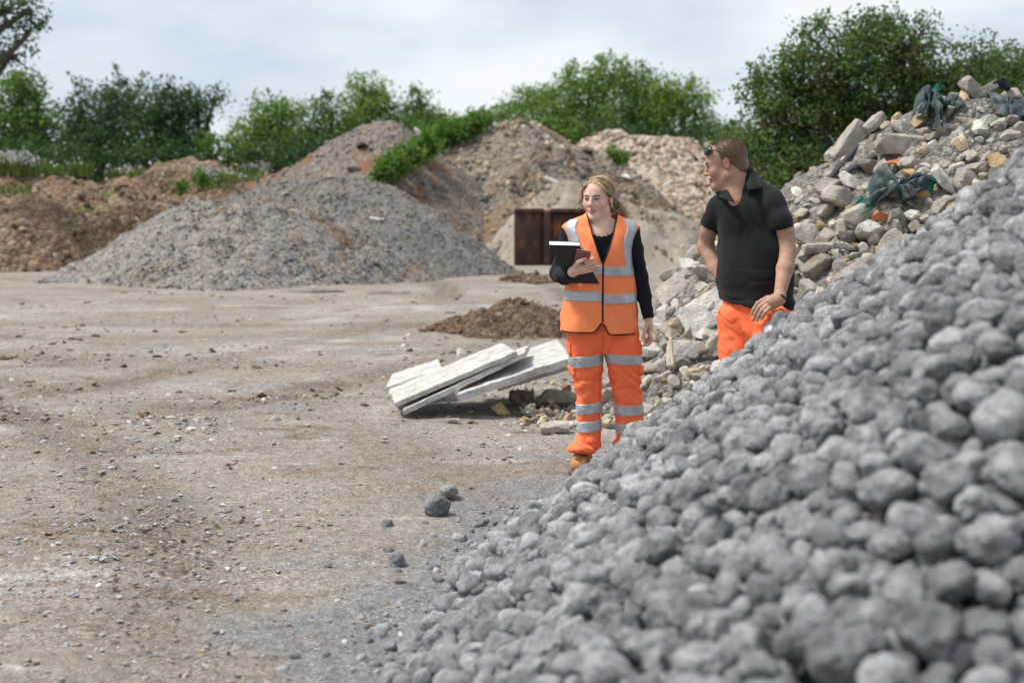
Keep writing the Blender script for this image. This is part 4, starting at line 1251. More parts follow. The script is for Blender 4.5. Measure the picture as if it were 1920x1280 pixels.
for q0, q1, lab in [((1548, 348), (1606, 282), 'dark flat strip lying up the left edge of the rubble heap under the leaning post'), ((1570, 342), (1640, 300), 'dark flat strip lying across the gravel left of the red brick')]:
    A0, A1 = on_surf(HR, *q0), on_surf(HR, *q1)
    pts = [A0 + (A1 - A0) * t_ for t_ in np.linspace(0, 1, 12)]
    pts = np.array([[p_[0], p_[1] - .05, max(p_[2], float(HR(p_[0], p_[1] - .05).ravel()[0])) + .03] for p_ in pts])
    V_, F_ = tube(pts, .032, 4)
    V_[:, 2] = V_[:, 2] * 1.0
    lone('rubber_strip', V_, F_, flat_mat('dark_strip', (0.06, 0.06, 0.062), 0.8, 0.3, 0.3, 12), lab, 'strip')
sp_ = [on_surf(stone_h, *q, 2.0, 9.0) + np.array([0, -.06, .06]) for q in ((1768, 406), (1802, 390), (1838, 370))]
V_, F_ = tube(spline(sp_, 10), .011, 6)
lone('dry_stick', V_, F_, flat_mat('dry_wood', (0.25, 0.23, 0.21), 0.9, 0.2, 0.3, 40), 'thin dry stick lying on the grey stones near the right edge', 'stick')

# rusty skip
M_RUST, n, l, b = new_mat('rusty_steel', 0.75, 0.35)
p = world_pos(n)
st = nz(n, l, 2.0, 7, 0.7, mapping(n, l, p, (2.0, 2.0, 0.9)))
c = ramp(n, l, st, [(0.3, (0.035, 0.022, 0.022)), (0.5, (0.065, 0.035, 0.03)), (0.59, (0.15, 0.062, 0.03)), (0.70, (0.34, 0.14, 0.05))])
c = mixc(n, l, ramp(n, l, nz(n, l, 9, 5, 0.7, p), [(0.5, 0.0), (0.7, 0.5)]), c, (0.04, 0.03, 0.03))
l.new(c, b.inputs['Base Color'])
bump(n, l, b, nz(n, l, 30, 5, 0.7, p), 0.3, 0.01)
q0, q1 = at(965, 497, 31.8), at(1104, 497, 31.8)
sk = Thing('skip_container', (q0 + q1) / 2 * np.array([1, 1, 0]), 'rusty dark steel skip standing in front of the sand heap behind the woman', 'skip')
wS, hS = q1[0] - q0[0], at(1000, 393, 31.8)[2]
X0, Ys = q0[0], 31.8
its = [box((X0 + wS * .5, Ys + .12, hS * .5), (wS * .99, .06, hS * .97)), box((X0 + wS * .18, Ys + .05, hS * .49), (wS * .34, .08, hS * .93)), box((X0 + .03, Ys + .8, hS * .5), (.08, 1.5, hS * .96)), box((X0 + wS - .03, Ys + .8, hS * .5), (.08, 1.5, hS * .96)),
       box((X0 + wS * .5, Ys + 1.55, hS * .5), (wS, .08, hS * .96)), box((X0 + wS * .5, Ys + .8, .06), (wS * .98, 1.5, .1))]
V_, F_ = merge(its)
sk.part('wall', V_, F_, M_RUST)
sk.part('door', *box((X0 + wS * .76, Ys + .06, hS * .47), (wS * .47, .07, hS * .88)), M_RUST)
for fx in (.60, .72, .86):
    sk.part('rib', *box((X0 + wS * fx, Ys + .02, hS * .46), (.07, .09, hS * .84)), M_RUST)
sk.part('hinge_post', *box((X0 + wS * .44, Ys - .01, hS * .5), (.13, .14, hS * .98)), M_RUST)
for cx, ww in ((.2, .40), (.74, .52)):
    sk.part('rim', *box((X0 + wS * cx, Ys + .03, hS * .985), (wS * ww, .16, .09)), M_RUST)

# torn netting
M_NET, n, l, b = new_mat('green_netting', 0.55, 0.4)
p = coords(n)
c = mixc(n, l, nz(n, l, 9, 5, 0.7, p), (0.010, 0.022, 0.026), (0.030, 0.062, 0.066))
c = mixc(n, l, ramp(n, l, nz(n, l, 5, 6, 0.75, p), [(0.6, 0.0), (0.72, 0.6)]), c, (0.04, 0.12, 0.105))
c = mixc(n, l, ramp(n, l, nz(n, l, 7, 7, 0.75, p), [(0.50, 0.0), (0.66, 0.75)]), c, (0.20, 0.19, 0.165))
l.new(c, b.inputs['Base Color'])
bump(n, l, b, nz(n, l, 60, 4, 0.7, mapping(n, l, p, (1, 1, 3))), 0.5, 0.006)
M_FRINGE = flat_mat('green_fringe', (0.015, 0.17, 0.13), 0.8, 0.2, 0.35, 60)
def netting(name, label, outline, ctr, depth_amp, folds, seed, lift=.05, fringe=(), nu=70):
    """cloth thrown over the rubble: a fan from its centre to an uneven outline (photo points on the heap's surface), with folds"""
    rs = np.random.RandomState(seed)
    O = np.array([on_surf(HR, *q) for q in outline])
    O = spline(np.concatenate([O, O[:1]]), nu + 1)[:-1]
    Cc = on_surf(HR, *ctr)
    m_ = 26
    G = []
    for k in range(m_ + 1):
        u = k / m_
        row = Cc + (O - Cc) * u
        row[:, 1] -= 0.0
        hz = HR(row[:, 0], row[:, 1])
        G.append(np.stack([row[:, 0], row[:, 1], np.maximum(row[:, 2] * .3 + hz * .7, hz) + lift - .03], -1))
    G = np.array(G)
    t = np.arange(nu) / nu * 2 * math.pi
    fold = depth_amp * np.abs(np.sin(folds * t[None] + 2.2 * vnoise(xy(np.cos(t) * 1.5, np.sin(t) * 1.5, seed), seed)[None] + 1.5 * np.linspace(0, 1, m_ + 1)[:, None])) * np.sin(np.linspace(.25, 2.6, m_ + 1))[:, None]
    fold = fold + depth_amp * .8 * fbm(G * 4.5 + seed, 3, seed) + depth_amp * .45 * np.abs(vnoise(G * np.array([17, 17, 9]) + seed, seed + 2))
    G = G + np.array([0.0, -.5, .62]) * fold[..., None]
    V = G.reshape(-1, 3)
    o = lone(name, V, grid_closed(m_ + 1, nu).reshape(-1, 4), M_NET, label, 'netting')
    mdf = o.modifiers.new('thickness', 'SOLIDIFY'); mdf.thickness = .004
    for (f0, f1) in fringe:
        fr = []
        for k in range(int((f1 - f0) * nu * 7)):
            a_ = (f0 + (f1 - f0) * rs.uniform()) * nu
            j = int(a_) % nu
            s_ = G[-1, j] * (1 - a_ % 1) + G[-1, (j + 1) % nu] * (a_ % 1)
            d = G[-1, j] - G[-6, j]; d /= np.linalg.norm(d) + 1e-9
            e_ = s_ + d * rs.uniform(.03, .09) + rs.normal(size=3) * .015 + np.array([0, -.02, -.01])
            fr.append(tube([s_ - d * .02, (s_ + e_) / 2 + rs.normal(size=3) * .008, e_], [.0035, .003, .0015], 4, False))
        V_, F_ = merge(fr)
        link('fringe', to_mesh('fringe', V_ - np.array(o.location), F_, [M_FRINGE]), o)
    return o
netting('torn_netting', 'largest piece of torn dark green netting, spread below the red brick', [(1612, 388), (1640, 345), (1668, 338), (1690, 365), (1722, 352), (1752, 346), (1738, 372), (1716, 392), (1690, 400), (1655, 396), (1625, 408)], (1680, 378), .10, 5, 3, .07, ((.38, .56), (.88, 1.0)))
netting('torn_netting', 'bundle of crumpled green netting near the top of the rubble heap', [(1710, 240), (1716, 212), (1742, 200), (1768, 206), (1772, 228), (1758, 236), (1764, 266), (1752, 262), (1745, 240), (1728, 250)], (1742, 222), .12, 6, 5, .09, ((.2, .35),))
netting('torn_netting', 'small end of green netting trailing over the crest beside the bundle', [(1766, 206), (1782, 190), (1802, 198), (1806, 208), (1786, 212)], (1785, 203), .05, 3, 7, .05)
netting('torn_netting', 'dark netting sheet lying at the right edge of the photo on the rubble heap', [(1846, 192), (1880, 196), (1930, 206), (1935, 228), (1900, 232), (1868, 222)], (1890, 212), .05, 3, 9, .07)
netting('torn_netting', 'dark crumpled netting on the very top of the rubble heap', [(1856, 176), (1862, 160), (1880, 152), (1892, 166), (1888, 184), (1870, 186)], (1874, 172), .09, 4, 13, .08)
def sheetm(o, c): o.data.materials.clear(); o.data.materials.append(c)
M_SHEET = flat_mat('black_plastic', (0.012, 0.012, 0.014), 0.3, 0.5, 0.2, 20, 0.4, 0.01, 30)
sheetm(netting('plastic_sheet', 'black plastic sheet under the flat slab beside the man', [(1532, 478), (1560, 466), (1592, 478), (1606, 490), (1580, 500), (1548, 494)], (1568, 484), .018, 4, 11, .05), M_SHEET)

# ------------------------------------------------------------------ people: smooth solid modelling on a grid
class Solid:
    def __init__(self, lo, hi, h):
        self.lo, self.h = np.array(lo, float), h
        self.n = np.ceil((np.array(hi) - self.lo) / h).astype(int) + 1
        self.d = np.full(self.n, 0.2, np.float32)
    def _sl(self, lo, hi):
        a = np.clip(np.floor((np.array(lo) - self.lo) / self.h).astype(int), 0, self.n - 1)
        b = np.clip(np.ceil((np.array(hi) - self.lo) / self.h).astype(int) + 1, 1, self.n)
        b = np.maximum(b, a + 1)
        sl = tuple(slice(i, j) for i, j in zip(a, b))
        ax = [(self.lo[q] + self.h * np.arange(a[q], b[q])).astype(np.float32) for q in range(3)]
        return sl, ax[0][:, None, None], ax[1][None, :, None], ax[2][None, None, :]
    def put(self, f, lo, hi, k=0.01, sub=False):
        m_ = k + 3 * self.h
        sl, X, Y, Z = self._sl(np.array(lo) - m_, np.array(hi) + m_)
        v = f(X, Y, Z)
        D = self.d[sl]
        if sub:
            v = -v
            hh = np.clip(0.5 - 0.5 * (D - v) / k, 0, 1)
            self.d[sl] = D * (1 - hh) + v * hh + k * hh * (1 - hh)
        else:
            hh = np.clip(0.5 + 0.5 * (D - v) / k, 0, 1)
            self.d[sl] = D * (1 - hh) + v * hh - k * hh * (1 - hh)
    def cap(self, a, b, ra, rb=None, k=0.01, sub=False):
        a, b = np.asarray(a, float), np.asarray(b, float)
        rb = ra if rb is None else rb
        ba = b - a
        L = max(float(ba @ ba), 1e-12)
        def f(X, Y, Z):
            px, py, pz = X - a[0], Y - a[1], Z - a[2]
            t = np.clip((px * ba[0] + py * ba[1] + pz * ba[2]) / L, 0, 1)
            return np.sqrt((px - t * ba[0]) ** 2 + (py - t * ba[1]) ** 2 + (pz - t * ba[2]) ** 2) - (ra + (rb - ra) * t)
        r = max(ra, rb)
        self.put(f, np.minimum(a, b) - r, np.maximum(a, b) + r, k, sub)
    def chain(self, pts, rad, k=0.01):
        for i in range(len(pts) - 1):
            self.cap(pts[i], pts[i + 1], rad[i], rad[i + 1], k)
    def ell(self, c, r, M=None, k=0.01, sub=False):
        c, r = np.asarray(c, float), np.asarray(r, float)
        M = np.eye(3) if M is None else np.asarray(M)
        def f(X, Y, Z):
            px, py, pz = X - c[0], Y - c[1], Z - c[2]
            q = [(px * M[0, i] + py * M[1, i] + pz * M[2, i]) / r[i] for i in range(3)]
            k0 = np.sqrt(q[0] ** 2 + q[1] ** 2 + q[2] ** 2)
            k1 = np.sqrt((q[0] / r[0]) ** 2 + (q[1] / r[1]) ** 2 + (q[2] / r[2]) ** 2) + 1e-9
            return k0 * (k0 - 1) / k1
        R_ = float(r.max())
        self.put(f, c - R_, c + R_, k, sub)
    def ecap(self, a, b, ra, rb, M, s, k=0.03):
        """capsule flattened by s along the axes of M"""
        a, b = np.asarray(a, float), np.asarray(b, float)
        s = np.asarray(s, float)
        A, Bq = (a @ M) / s, (b @ M) / s
        ba = Bq - A
        L = max(float(ba @ ba), 1e-12)
        ms = float(s.min())
        def f(X, Y, Z):
            q = [(X * M[0, i] + Y * M[1, i] + Z * M[2, i]) / s[i] - A[i] for i in range(3)]
            t = np.clip((q[0] * ba[0] + q[1] * ba[1] + q[2] * ba[2]) / L, 0, 1)
            return (np.sqrt(sum((q[i] - t * ba[i]) ** 2 for i in range(3))) - (ra + (rb - ra) * t)) * ms
        R_ = max(ra, rb) * float(s.max())
        self.put(f, np.minimum(a, b) - R_, np.maximum(a, b) + R_, k)
    def half(self, p, nrm, lo, hi, k=0.004):
        """cut away the side the normal points to, inside a box"""
        p, nrm = np.asarray(p, float), np.asarray(nrm, float) / np.linalg.norm(nrm)
        self.put(lambda X, Y, Z: np.maximum.reduce(np.broadcast_arrays(
            -((X - p[0]) * nrm[0] + (Y - p[1]) * nrm[1] + (Z - p[2]) * nrm[2]), lo[0] - X, X - hi[0], lo[1] - Y, Y - hi[1], lo[2] - Z, Z - hi[2])), lo, hi, k, True)
    def mesh(self):
        d, n = self.d, self.n
        s = d < 0
        cnt = np.zeros(n - 1, np.int8)
        for i in (0, 1):
            for j in (0, 1):
                for q in (0, 1):
                    cnt += s[i:n[0] - 1 + i, j:n[1] - 1 + j, q:n[2] - 1 + q]
        act = np.argwhere((cnt > 0) & (cnt < 8))
        idx = np.full(n - 1, -1, np.int64)
        idx[tuple(act.T)] = np.arange(len(act))
        acc, num = np.zeros((len(act), 3)), np.zeros(len(act))
        cor = [(i, j, q) for i in (0, 1) for j in (0, 1) for q in (0, 1)]
        val = {c: d[act[:, 0] + c[0], act[:, 1] + c[1], act[:, 2] + c[2]].astype(float) for c in cor}
        for c in cor:
            for ax in range(3):
                if c[ax] == 0:
                    e = list(c); e[ax] = 1; e = tuple(e)
                    a, b = val[c], val[e]
                    x = (a < 0) != (b < 0)
                    t = np.where(x, a / np.where(x, a - b, 1), 0)
                    P = np.tile(np.array(c, float), (len(act), 1)); P[:, ax] += t
                    acc += P * x[:, None]; num += x
        V = self.lo + self.h * (act + acc / num[:, None])
        faces = []
        for ax in range(3):
            u, v = (ax + 1) % 3, (ax + 2) % 3
            sl0 = [slice(None)] * 3; sl1 = [slice(None)] * 3
            sl0[ax] = slice(0, -1); sl1[ax] = slice(1, None)
            A, Bq = s[tuple(sl0)], s[tuple(sl1)]
            e = np.argwhere(A != Bq)
            e = e[(e[:, u] > 0) & (e[:, v] > 0) & (e[:, u] < n[u] - 1) & (e[:, v] < n[v] - 1)]
            fl = A[tuple(e.T)]
            g = lambda du, dv: idx[tuple((e - np.eye(3, dtype=int)[u] * du - np.eye(3, dtype=int)[v] * dv).T)]
            Q = np.stack([g(1, 1), g(0, 1), g(0, 0), g(1, 0)], -1)
            Q[~fl] = Q[~fl][:, ::-1]
            faces.append(Q)
        return V, np.concatenate(faces)

def vnormals(V, Q):
    a = V[Q[:, 2]] - V[Q[:, 0]]; b = V[Q[:, 3]] - V[Q[:, 1]]
    fn = np.cross(a, b)
    N = np.zeros_like(V)
    for k in range(Q.shape[1]):
        np.add.at(N, Q[:, k], fn)
    return N / (np.linalg.norm(N, axis=1)[:, None] + 1e-12)

def cull(V, Q, keep):
    Q = Q[keep]
    u = np.unique(Q)
    mp2 = np.full(len(V), -1); mp2[u] = np.arange(len(u))
    return V[u], mp2[Q]

def relax(V, Q, it=2):
    for _ in range(it):
        A = np.zeros_like(V); c = np.zeros(len(V))
        for i, j in ((0, 1), (1, 2), (2, 3), (3, 0)):
            np.add.at(A, Q[:, i], V[Q[:, j]]); np.add.at(A, Q[:, j], V[Q[:, i]])
            np.add.at(c, Q[:, i], 1); np.add.at(c, Q[:, j], 1)
        V = 0.5 * V + 0.5 * A / np.maximum(c, 1)[:, None]
    return V

def rz(deg):
    return np.array(Matrix.Rotation(R(deg), 3, 'Z'))

def head(S, o, M, sc=1.0, fem=True):
    """head with a face; o is the point between the eyes' level and the ears, M the head's axes (-y looks ahead)"""
    M = np.asarray(M)
    T = lambda *p: o + M @ (np.array(p) * sc)
    E = lambda c, r, k=0.012, sub=False: S.ell(T(*c), np.array(r) * sc, M, k * sc, sub)
    Cq = lambda a, b, ra, rb=None, k=0.01, sub=False: S.cap(T(*a), T(*b), ra * sc, None if rb is None else rb * sc, k * sc, sub)
    E((0, .020, .038), (.074, .094, .080), .02)
    E((0, -.026, -.030), (.060, .062, .085), .03)
    E((0, -.030, .035), (.062, .062, .060), .03)
    jw = 0.046 if fem else 0.054
    for sx in (-1, 1):
        Cq((sx * jw, .005, -.060), (sx * .016, -.068, -.104), .018 if fem else .022, .014, .035)     # jaw
        E((sx * .036, -.058, -.030), (.026, .024, .024), .03)                                          # cheek
        Cq((sx * .012, -.083, .022), (sx * .044, -.066, .018), .009, .007, .018)                       # brow
        E((sx * .031, -.096, .000), (.017, .016, .011), .012, True)                                    # socket
        E((sx * .031, -.074, .001), (.0135, .0125, .0125), .004)                                       # eyeball
        Cq((sx * .019, -.084, .007), (sx * .043, -.077, .006), .0050, .0042, .005)                      # upper lid
        Cq((sx * .020, -.082, -.009), (sx * .041, -.077, -.008), .0045, .0035, .006)                    # lower lid
        E((sx * .0105, -.100, -.034), (.008, .010, .007), .008)                                        # nostril wing
        E((sx * .0775, .012, -.004), (.008, .017, .029), .008)                                          # ear
        E((sx * .0860, .008, -.002), (.006, .010, .017), .006, True)
    E((0, -.075, -.102), (.020, .018, .017), .025)                                                     # chin
    Cq((0, -.088, .010), (0, -.108, -.026), .0075, .0105, .012)                                        # nose
    E((0, -.111, -.029), (.0105, .010, .009), .008)
    Cq((-.019, -.085, -.0600), (.019, -.085, -.0600), .0050, None, .010)
    E((0, -.093, -.0590), (.015, .008, .0050), .006)
    E((0, -.092, -.0720), (.017, .009, .0058), .007)
    Cq((-.020, -.094, -.0652), (.020, -.094, -.0652), .0022, None, .003, True)                          # mouth line
    return T

def skin_col(V, o, M, sc, base, lip, fem, open_mouth=False):
    L = ((V - o) @ M) / sc
    C = np.repeat(np.array(base)[None], len(V), 0) * (1 + 0.07 * fbm(V * 22, 3, 2))[:, None]
    def lay(w_, c):
        nonlocal C
        w_ = np.clip(w_, 0, 1)[:, None]
        C = C * (1 - w_) + np.array(c)[None] * w_
    g = lambda c, r: np.exp(-(((L - np.array(c)) / np.array(r)) ** 2).sum(1))
    front = L[:, 1] < -0.04
    for sx in (-1, 1):
        lay(0.5 * g((sx * .04, -.075, -.028), (.022, .03, .018)), np.array(base) * np.array([1.0, .72, .68]))
        lay(0.55 * g((sx * .08, .012, -.004), (.02, .03, .035)), np.array(base) * np.array([1.0, .68, .62]))
        bl = np.exp(-((L[:, 2] - .021 - .05 * (.035 - np.abs(L[:, 0]))) / .0050) ** 2) * (np.abs(L[:, 0] - sx * .031) < .019) * front
        lay(0.75 * bl, (0.20, 0.12, 0.075) if fem else (0.30, 0.19, 0.11))
        lid = np.exp(-((L[:, 2] - .0015) / .0050) ** 4) * np.exp(-((L[:, 0] - sx * .031) / .0125) ** 4) * front
        lay(0.95 * lid, (0.045, 0.03, 0.025))
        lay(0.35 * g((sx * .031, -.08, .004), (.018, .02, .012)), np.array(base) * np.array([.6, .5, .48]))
        lay(0.5 * g((sx * .007, -.108, -.038), (.004, .008, .003)), (0.12, 0.05, 0.04))
    lay(0.3 * g((0, -.112, -.028), (.012, .012, .012)), np.array(base) * np.array([1.0, .72, .66]))
    lw = np.exp(-(np.abs(L[:, 0]) / .022) ** 4) * np.exp(-((L[:, 2] + .0655) / .0105) ** 4) * front
    lay(0.85 * lw, lip)
    lay(0.9 * np.exp(-(np.abs(L[:, 0]) / .019) ** 4) * np.exp(-((L[:, 2] + .0653) / .0032) ** 2) * front, (0.10, 0.035, 0.03))
    if open_mouth:
        lay(0.75 * np.exp(-(np.abs(L[:, 0]) / .012) ** 4) * np.exp(-((L[:, 2] + .0638) / .0018) ** 2) * front, (0.6, 0.56, 0.52))
    return C

M_EYE = attr_mat('eye', 0.15, 0.5, 50, 1, 1, 0)
M_BROW = flat_mat('brow_hair', (0.24, 0.15, 0.095), 0.8, 0.2, 0.2, 200)
def face_parts(t, V, o, M, sc, brow=True, teeth=False):
    """eyeballs between the lids, lashes and brows, set on the body's own face"""
    L = ((V - o) @ M) / sc
    def on(x, z, lift=0.0):
        k = (np.abs(L[:, 0] - x) < .0035) & (np.abs(L[:, 2] - z) < .0035) & (L[:, 1] < -.02)
        return np.array([x, (L[k, 1].min() if k.any() else -.085) - lift, z])
    Wd = lambda p: o + M @ (np.asarray(p) * sc)
    for sx in (-1, 1):
        c = on(sx * .031, .0008)
        Vs, Fs = ICO[3]
        P = Vs * np.array([.0115, .0055, .0040]) + c + np.array([0, .0035, 0])
        cl = np.where((np.abs(Vs[:, 0] + .12) < .52)[:, None], np.array([[.035, .028, .024]]), np.array([[.52, .47, .44]]))
        t.part('eye', o + (P * sc) @ M.T, Fs, M_EYE, col=cl)
        xs = np.linspace(.0165, .0455, 9)
        lash = [Wd(on(sx * x, .0022 + .0040 * math.sin((x - .0165) / .029 * math.pi) - .001, .0006)) for x in xs]
        t.part('eyelash', *tube(lash, [.0006, .0011, .0014, .0016, .0017, .0017, .0016, .0013, .0008], 5), M_LENS0)
        xs = np.linspace(.012, .050, 9)
        br = [Wd(on(sx * x, .0195 + .0045 * math.sin((x - .012) / .038 * 2.2), .0004)) for x in xs]
        t.part('eyebrow', *tube(br, [.0018, .0030, .0034, .0034, .0032, .0028, .0024, .0018, .0008], 5), M_BROW)
    if teeth:
        pts = [Wd(on(x, -.0640, -.0005)) for x in np.linspace(-.0125, .0125, 7)]
        t.part('teeth', *tube(pts, [.0006, .0016, .002, .002, .002, .0016, .0006], 5), flat_mat('teeth', (0.62, 0.58, 0.53), 0.4))
M_LENS0 = flat_mat('dark_lash', (0.02, 0.014, 0.011), 0.8)
def skin_mat(name):
    m, n, l, b = new_mat(name, 0.62, 0.25)
    a = n.new('ShaderNodeAttribute'); a.attribute_name = 'Col'
    pz = coords(n)
    l.new(mixc(n, l, 1.0, a.outputs['Color'], ramp(n, l, nz(n, l, 55, 5, 0.6, pz), [(0.3, 0.86), (0.7, 1.1)]), 'MULTIPLY'), b.inputs['Base Color'])
    b.inputs['Subsurface Weight'].default_value = 0.08
    b.inputs['Subsurface Radius'].default_value = (0.012, 0.005, 0.003)
    b.inputs['Subsurface Scale'].default_value = 0.12
    bump(n, l, b, nz(n, l, 300, 4, 0.6, coords(n)), 0.12, 0.001)
    return m
M_SKIN = skin_mat('skin')
def cloth_mat(name, c, rough=0.85, weave=900, var=0.08, sheen=0.0):
    m, n, l, b = new_mat(name, rough, 0.2)
    p = coords(n)
    cc = mixc(n, l, nz(n, l, 14, 4, 0.6, p), tuple(x * (1 - var) for x in c), tuple(min(1, x * (1 + var)) for x in c))
    l.new(cc, b.inputs['Base Color'])
    b.inputs['Sheen Weight'].default_value = sheen
    ch = bump(n, l, b, nz(n, l, 26, 3, 0.5, mapping(n, l, p, (1, 1, 0.6))), 0.25, 0.012)
    bump(n, l, b, nz(n, l, weave, 2, 0.5, p), 0.15, 0.001, ch)
    return m
M_ORANGE = cloth_mat('orange_fabric', (1.0, 0.272, 0.105), 0.75)
M_ORANGE2 = cloth_mat('orange_trouser_fabric', (1.0, 0.19, 0.075), 0.8)
M_BLACK = cloth_mat('black_knit', (0.010, 0.011, 0.015), 0.9, sheen=0.05)
M_POLO = cloth_mat('black_cotton', (0.0095, 0.010, 0.0115), 0.8, sheen=0.06)
M_TRIM = flat_mat('black_trim', (0.02, 0.015, 0.015), 0.8)
M_REFL, n, l, b = new_mat('reflective_tape', 0.45, 0.5)
b.inputs['Metallic'].default_value = 0.25
l.new(mixc(n, l, nz(n, l, 30, 4, 0.6, coords(n)), (0.38, 0.40, 0.43), (0.5, 0.52, 0.55)), b.inputs['Base Color'])
bump(n, l, b, nz(n, l, 45, 3, 0.5, coords(n)), 0.3, 0.006)
M_HAIR = attr_mat('hair', 0.45, 0.4, 120, 0.75, 1.25, 0.2, 0.002, 300)

def loft(rings, n, m, wr=None):
    """rings: rows (cx, cy, cz, rx, ry); returns grid of points [m, n, 3]"""
    A = spline(rings, m)
    t = np.arange(n) * 2 * math.pi / n - math.pi / 2          # starts at the front (-y)
    c, s = np.cos(t), np.sin(t)
    e = 2.0 / 2.35
    c, s = np.sign(c) * np.abs(c) ** e, np.sign(s) * np.abs(s) ** e
    P = np.stack([A[:, 0:1] + A[:, 3:4] * c, A[:, 1:2] + A[:, 4:5] * s, np.repeat(A[:, 2:3], n, 1)], -1)
    if wr is not None:
        C = np.stack([A[:, 0:1] + 0 * c, A[:, 1:2] + 0 * c, np.repeat(A[:, 2:3], n, 1)], -1)
        d = P - C
        d /= np.linalg.norm(d, axis=2)[..., None] + 1e-9
        P = P + d * wr(P)[..., None]
    return P

def sheet(P, off, thick):
    """a strip of surface P[m,n,3] lifted by off, with its edges turned down"""
    m, n = P.shape[:2]
    du = np.gradient(P, axis=1); dv = np.gradient(P, axis=0)
    N = np.cross(du, dv)
    N /= np.linalg.norm(N, axis=2)[..., None] + 1e-9
    c = P.mean((0, 1))
    T = P + N * off
    Q = np.pad(T, ((1, 1), (1, 1), (0, 0)), 'edge')
    NN = np.pad(N, ((1, 1), (1, 1), (0, 0)), 'edge')
    edge = np.zeros(Q.shape[:2], bool); edge[[0, -1]] = True; edge[:, [0, -1]] = True
    Q[edge] -= NN[edge] * thick
    return Q.reshape(-1, 3), [grid_faces(n + 2, m + 2)]

# ---------------------------------------------------------------- the woman
YW = 8.05
def W(px, py, dy=0.0):
    p_ = at(px, py, YW); p_[1] += dy
    return p_                      # same place on the figure, moved in depth only
wx0 = W(1125, 600)[0]
wroot = (wx0, YW, 0.0)
woman = Thing('person', wroot, 'blonde woman in an orange hi-vis vest and trousers holding a black folder', 'person')

WM = rz(-29) @ np.array(Matrix.Rotation(R(3), 3, 'X'))
WO = W(1122, 372.5, 0.015)
S = Solid((wx0 - .34, YW - .36, -0.01), (wx0 + .36, YW + .22, 1.74), 0.003)
I3 = np.eye(3)
S.ecap(W(1125, 585), W(1125, 455), .142, .138, I3, (1, .64, 1), .03)
S.ecap(W(1125, 608), W(1125, 590), .150, .145, I3, (1, .62, 1), .03)
S.cap(W(1075, 433, .01), W(1177, 433, .01), .042, None, .04)
S.cap(W(1128, 405, .025), W(1126, 440, .02), .047, .056, .03)
S.cap(W(1124, 425, .02), W(1085, 432, .02), .035, .035, .05)
S.cap(W(1128, 425, .02), W(1168, 432, .02), .035, .035, .05)
for px in (1103, 1147):
    S.ell(W(px, 482, -.06), (.056, .045, .06), I3, .04)
for px, pk, pf in ((1096, 1102, 1094), (1162, 1175, 1182)):          # legs down to the feet
    S.chain([W(px, 615), W(pk, 735), W(pf, 868)], [.062, .05, .036], .02)
    S.cap(W(pf, 868, .04), W(pf - 2, 872, -.07), .032, .026, .02)
T = head(S, WO, WM, 0.985, True)
S.cap(T(0, .02, -.06), W(1128, 420, .022), .048, .050, .02)
# left arm hanging, right arm bent across the body
S.chain([W(1184, 436, .01), W(1201, 518, .03), W(1215, 596, -.02)], [.043, .036, .024], .02)
S.chain([W(1067, 436, .01), W(1047, 514, .03), W(1071, 506, -.215)], [.043, .036, .025], .02)
# left hand, relaxed
S.ell(W(1216, 611, -.022), (.018, .036, .048), rz(20), .014)
for q, (a, b_, c_, d_) in enumerate([((1217, 621), (1221, 634.5), (1213, 644.5), (1202, 647)), ((1217, 622), (1222, 636), (1215, 644.5), (1206, 645)),
                                      ((1217, 622), (1221, 635), (1215, 642), (1207, 640)), ((1216, 620), (1219, 631), (1214, 637), (1208, 635))]):
    dy = -.052 + .0195 * q
    S.chain([W(*a, dy), W(*b_, dy - .004), W(*c_, dy - .004), W(*d_, dy)], [.0098, .0090, .0080, .0068], .004)
S.chain([W(1212, 605, -.05), W(1207, 616, -.068), W(1205, 625, -.072), W(1204.5, 633, -.07)], [.013, .0105, .0095, .0075], .006)
# right hand, fingers round the folder's edge
bt = lambda py: -.268 + (py - 456) / 74 * .115                     # depth of the folder's cover
S.ell(W(1084, 499, bt(499) - .028), (.044, .0165, .032), np.array(Matrix.Rotation(R(14), 3, 'Y')), .014)
S.cap(W(1071, 506, -.225), W(1082, 501, bt(501) - .028), .025, .02, .02)
for q, (mc, pp, dd, tt) in enumerate([((1094, 488.5), (1106, 482.5), (1108, 482), (1101, 485)), ((1096, 494), (1109.5, 488.5), (1111, 488.5), (1103, 491)),
                                       ((1096.5, 500), (1110.5, 495.5), (1112, 495.5), (1105, 497.5)), ((1095, 505.5), (1107, 502.5), (1109, 502.5), (1103, 503.5))]):
    f0 = bt(mc[1])
    S.chain([W(*mc, f0 - .030), W(*pp, f0 - .020), W(*dd, f0 + .022), W(*tt, f0 + .036)], [.0105, .0098, .0086, .0072], .004)
S.chain([W(1076, 495, bt(495) - .036), W(1080.5, 487.5, bt(487) - .040), W(1088, 483.5, bt(483) - .034), W(1096.5, 480.3, bt(480) - .030)], [.0135, .0115, .0100, .0078], .007)
V, Q = S.mesh()
C = skin_col(V, WO, WM, 0.985, (0.70, 0.455, 0.355), (0.44, 0.15, 0.15), True, True)
hp = [W(1204, 630, -.071), W(1213, 640, -.04)]
for c_, r_ in ((W(1206, 638, -.03), .055), (W(1100, 494, bt(494) - .02), .05)):
    k = np.exp(-(np.linalg.norm(V - c_, axis=1) / r_) ** 2)[:, None] * 0.35
    C = C * (1 - k) + np.array([0.62, 0.28, 0.21]) * k
for c_, r_ in ((W(1096.5, 479.6, bt(480) - .036), .0070), (W(1201.5, 646.6, -.054), .006)):     # painted nails
    k = (np.linalg.norm(V - c_, axis=1) < r_)[:, None]
    C = np.where(k, np.array([0.55, 0.015, 0.04]), C)
woman.part('body', V, Q, M_SKIN, col=C)
face_parts(woman, V, WO, WM, .985, True, True)

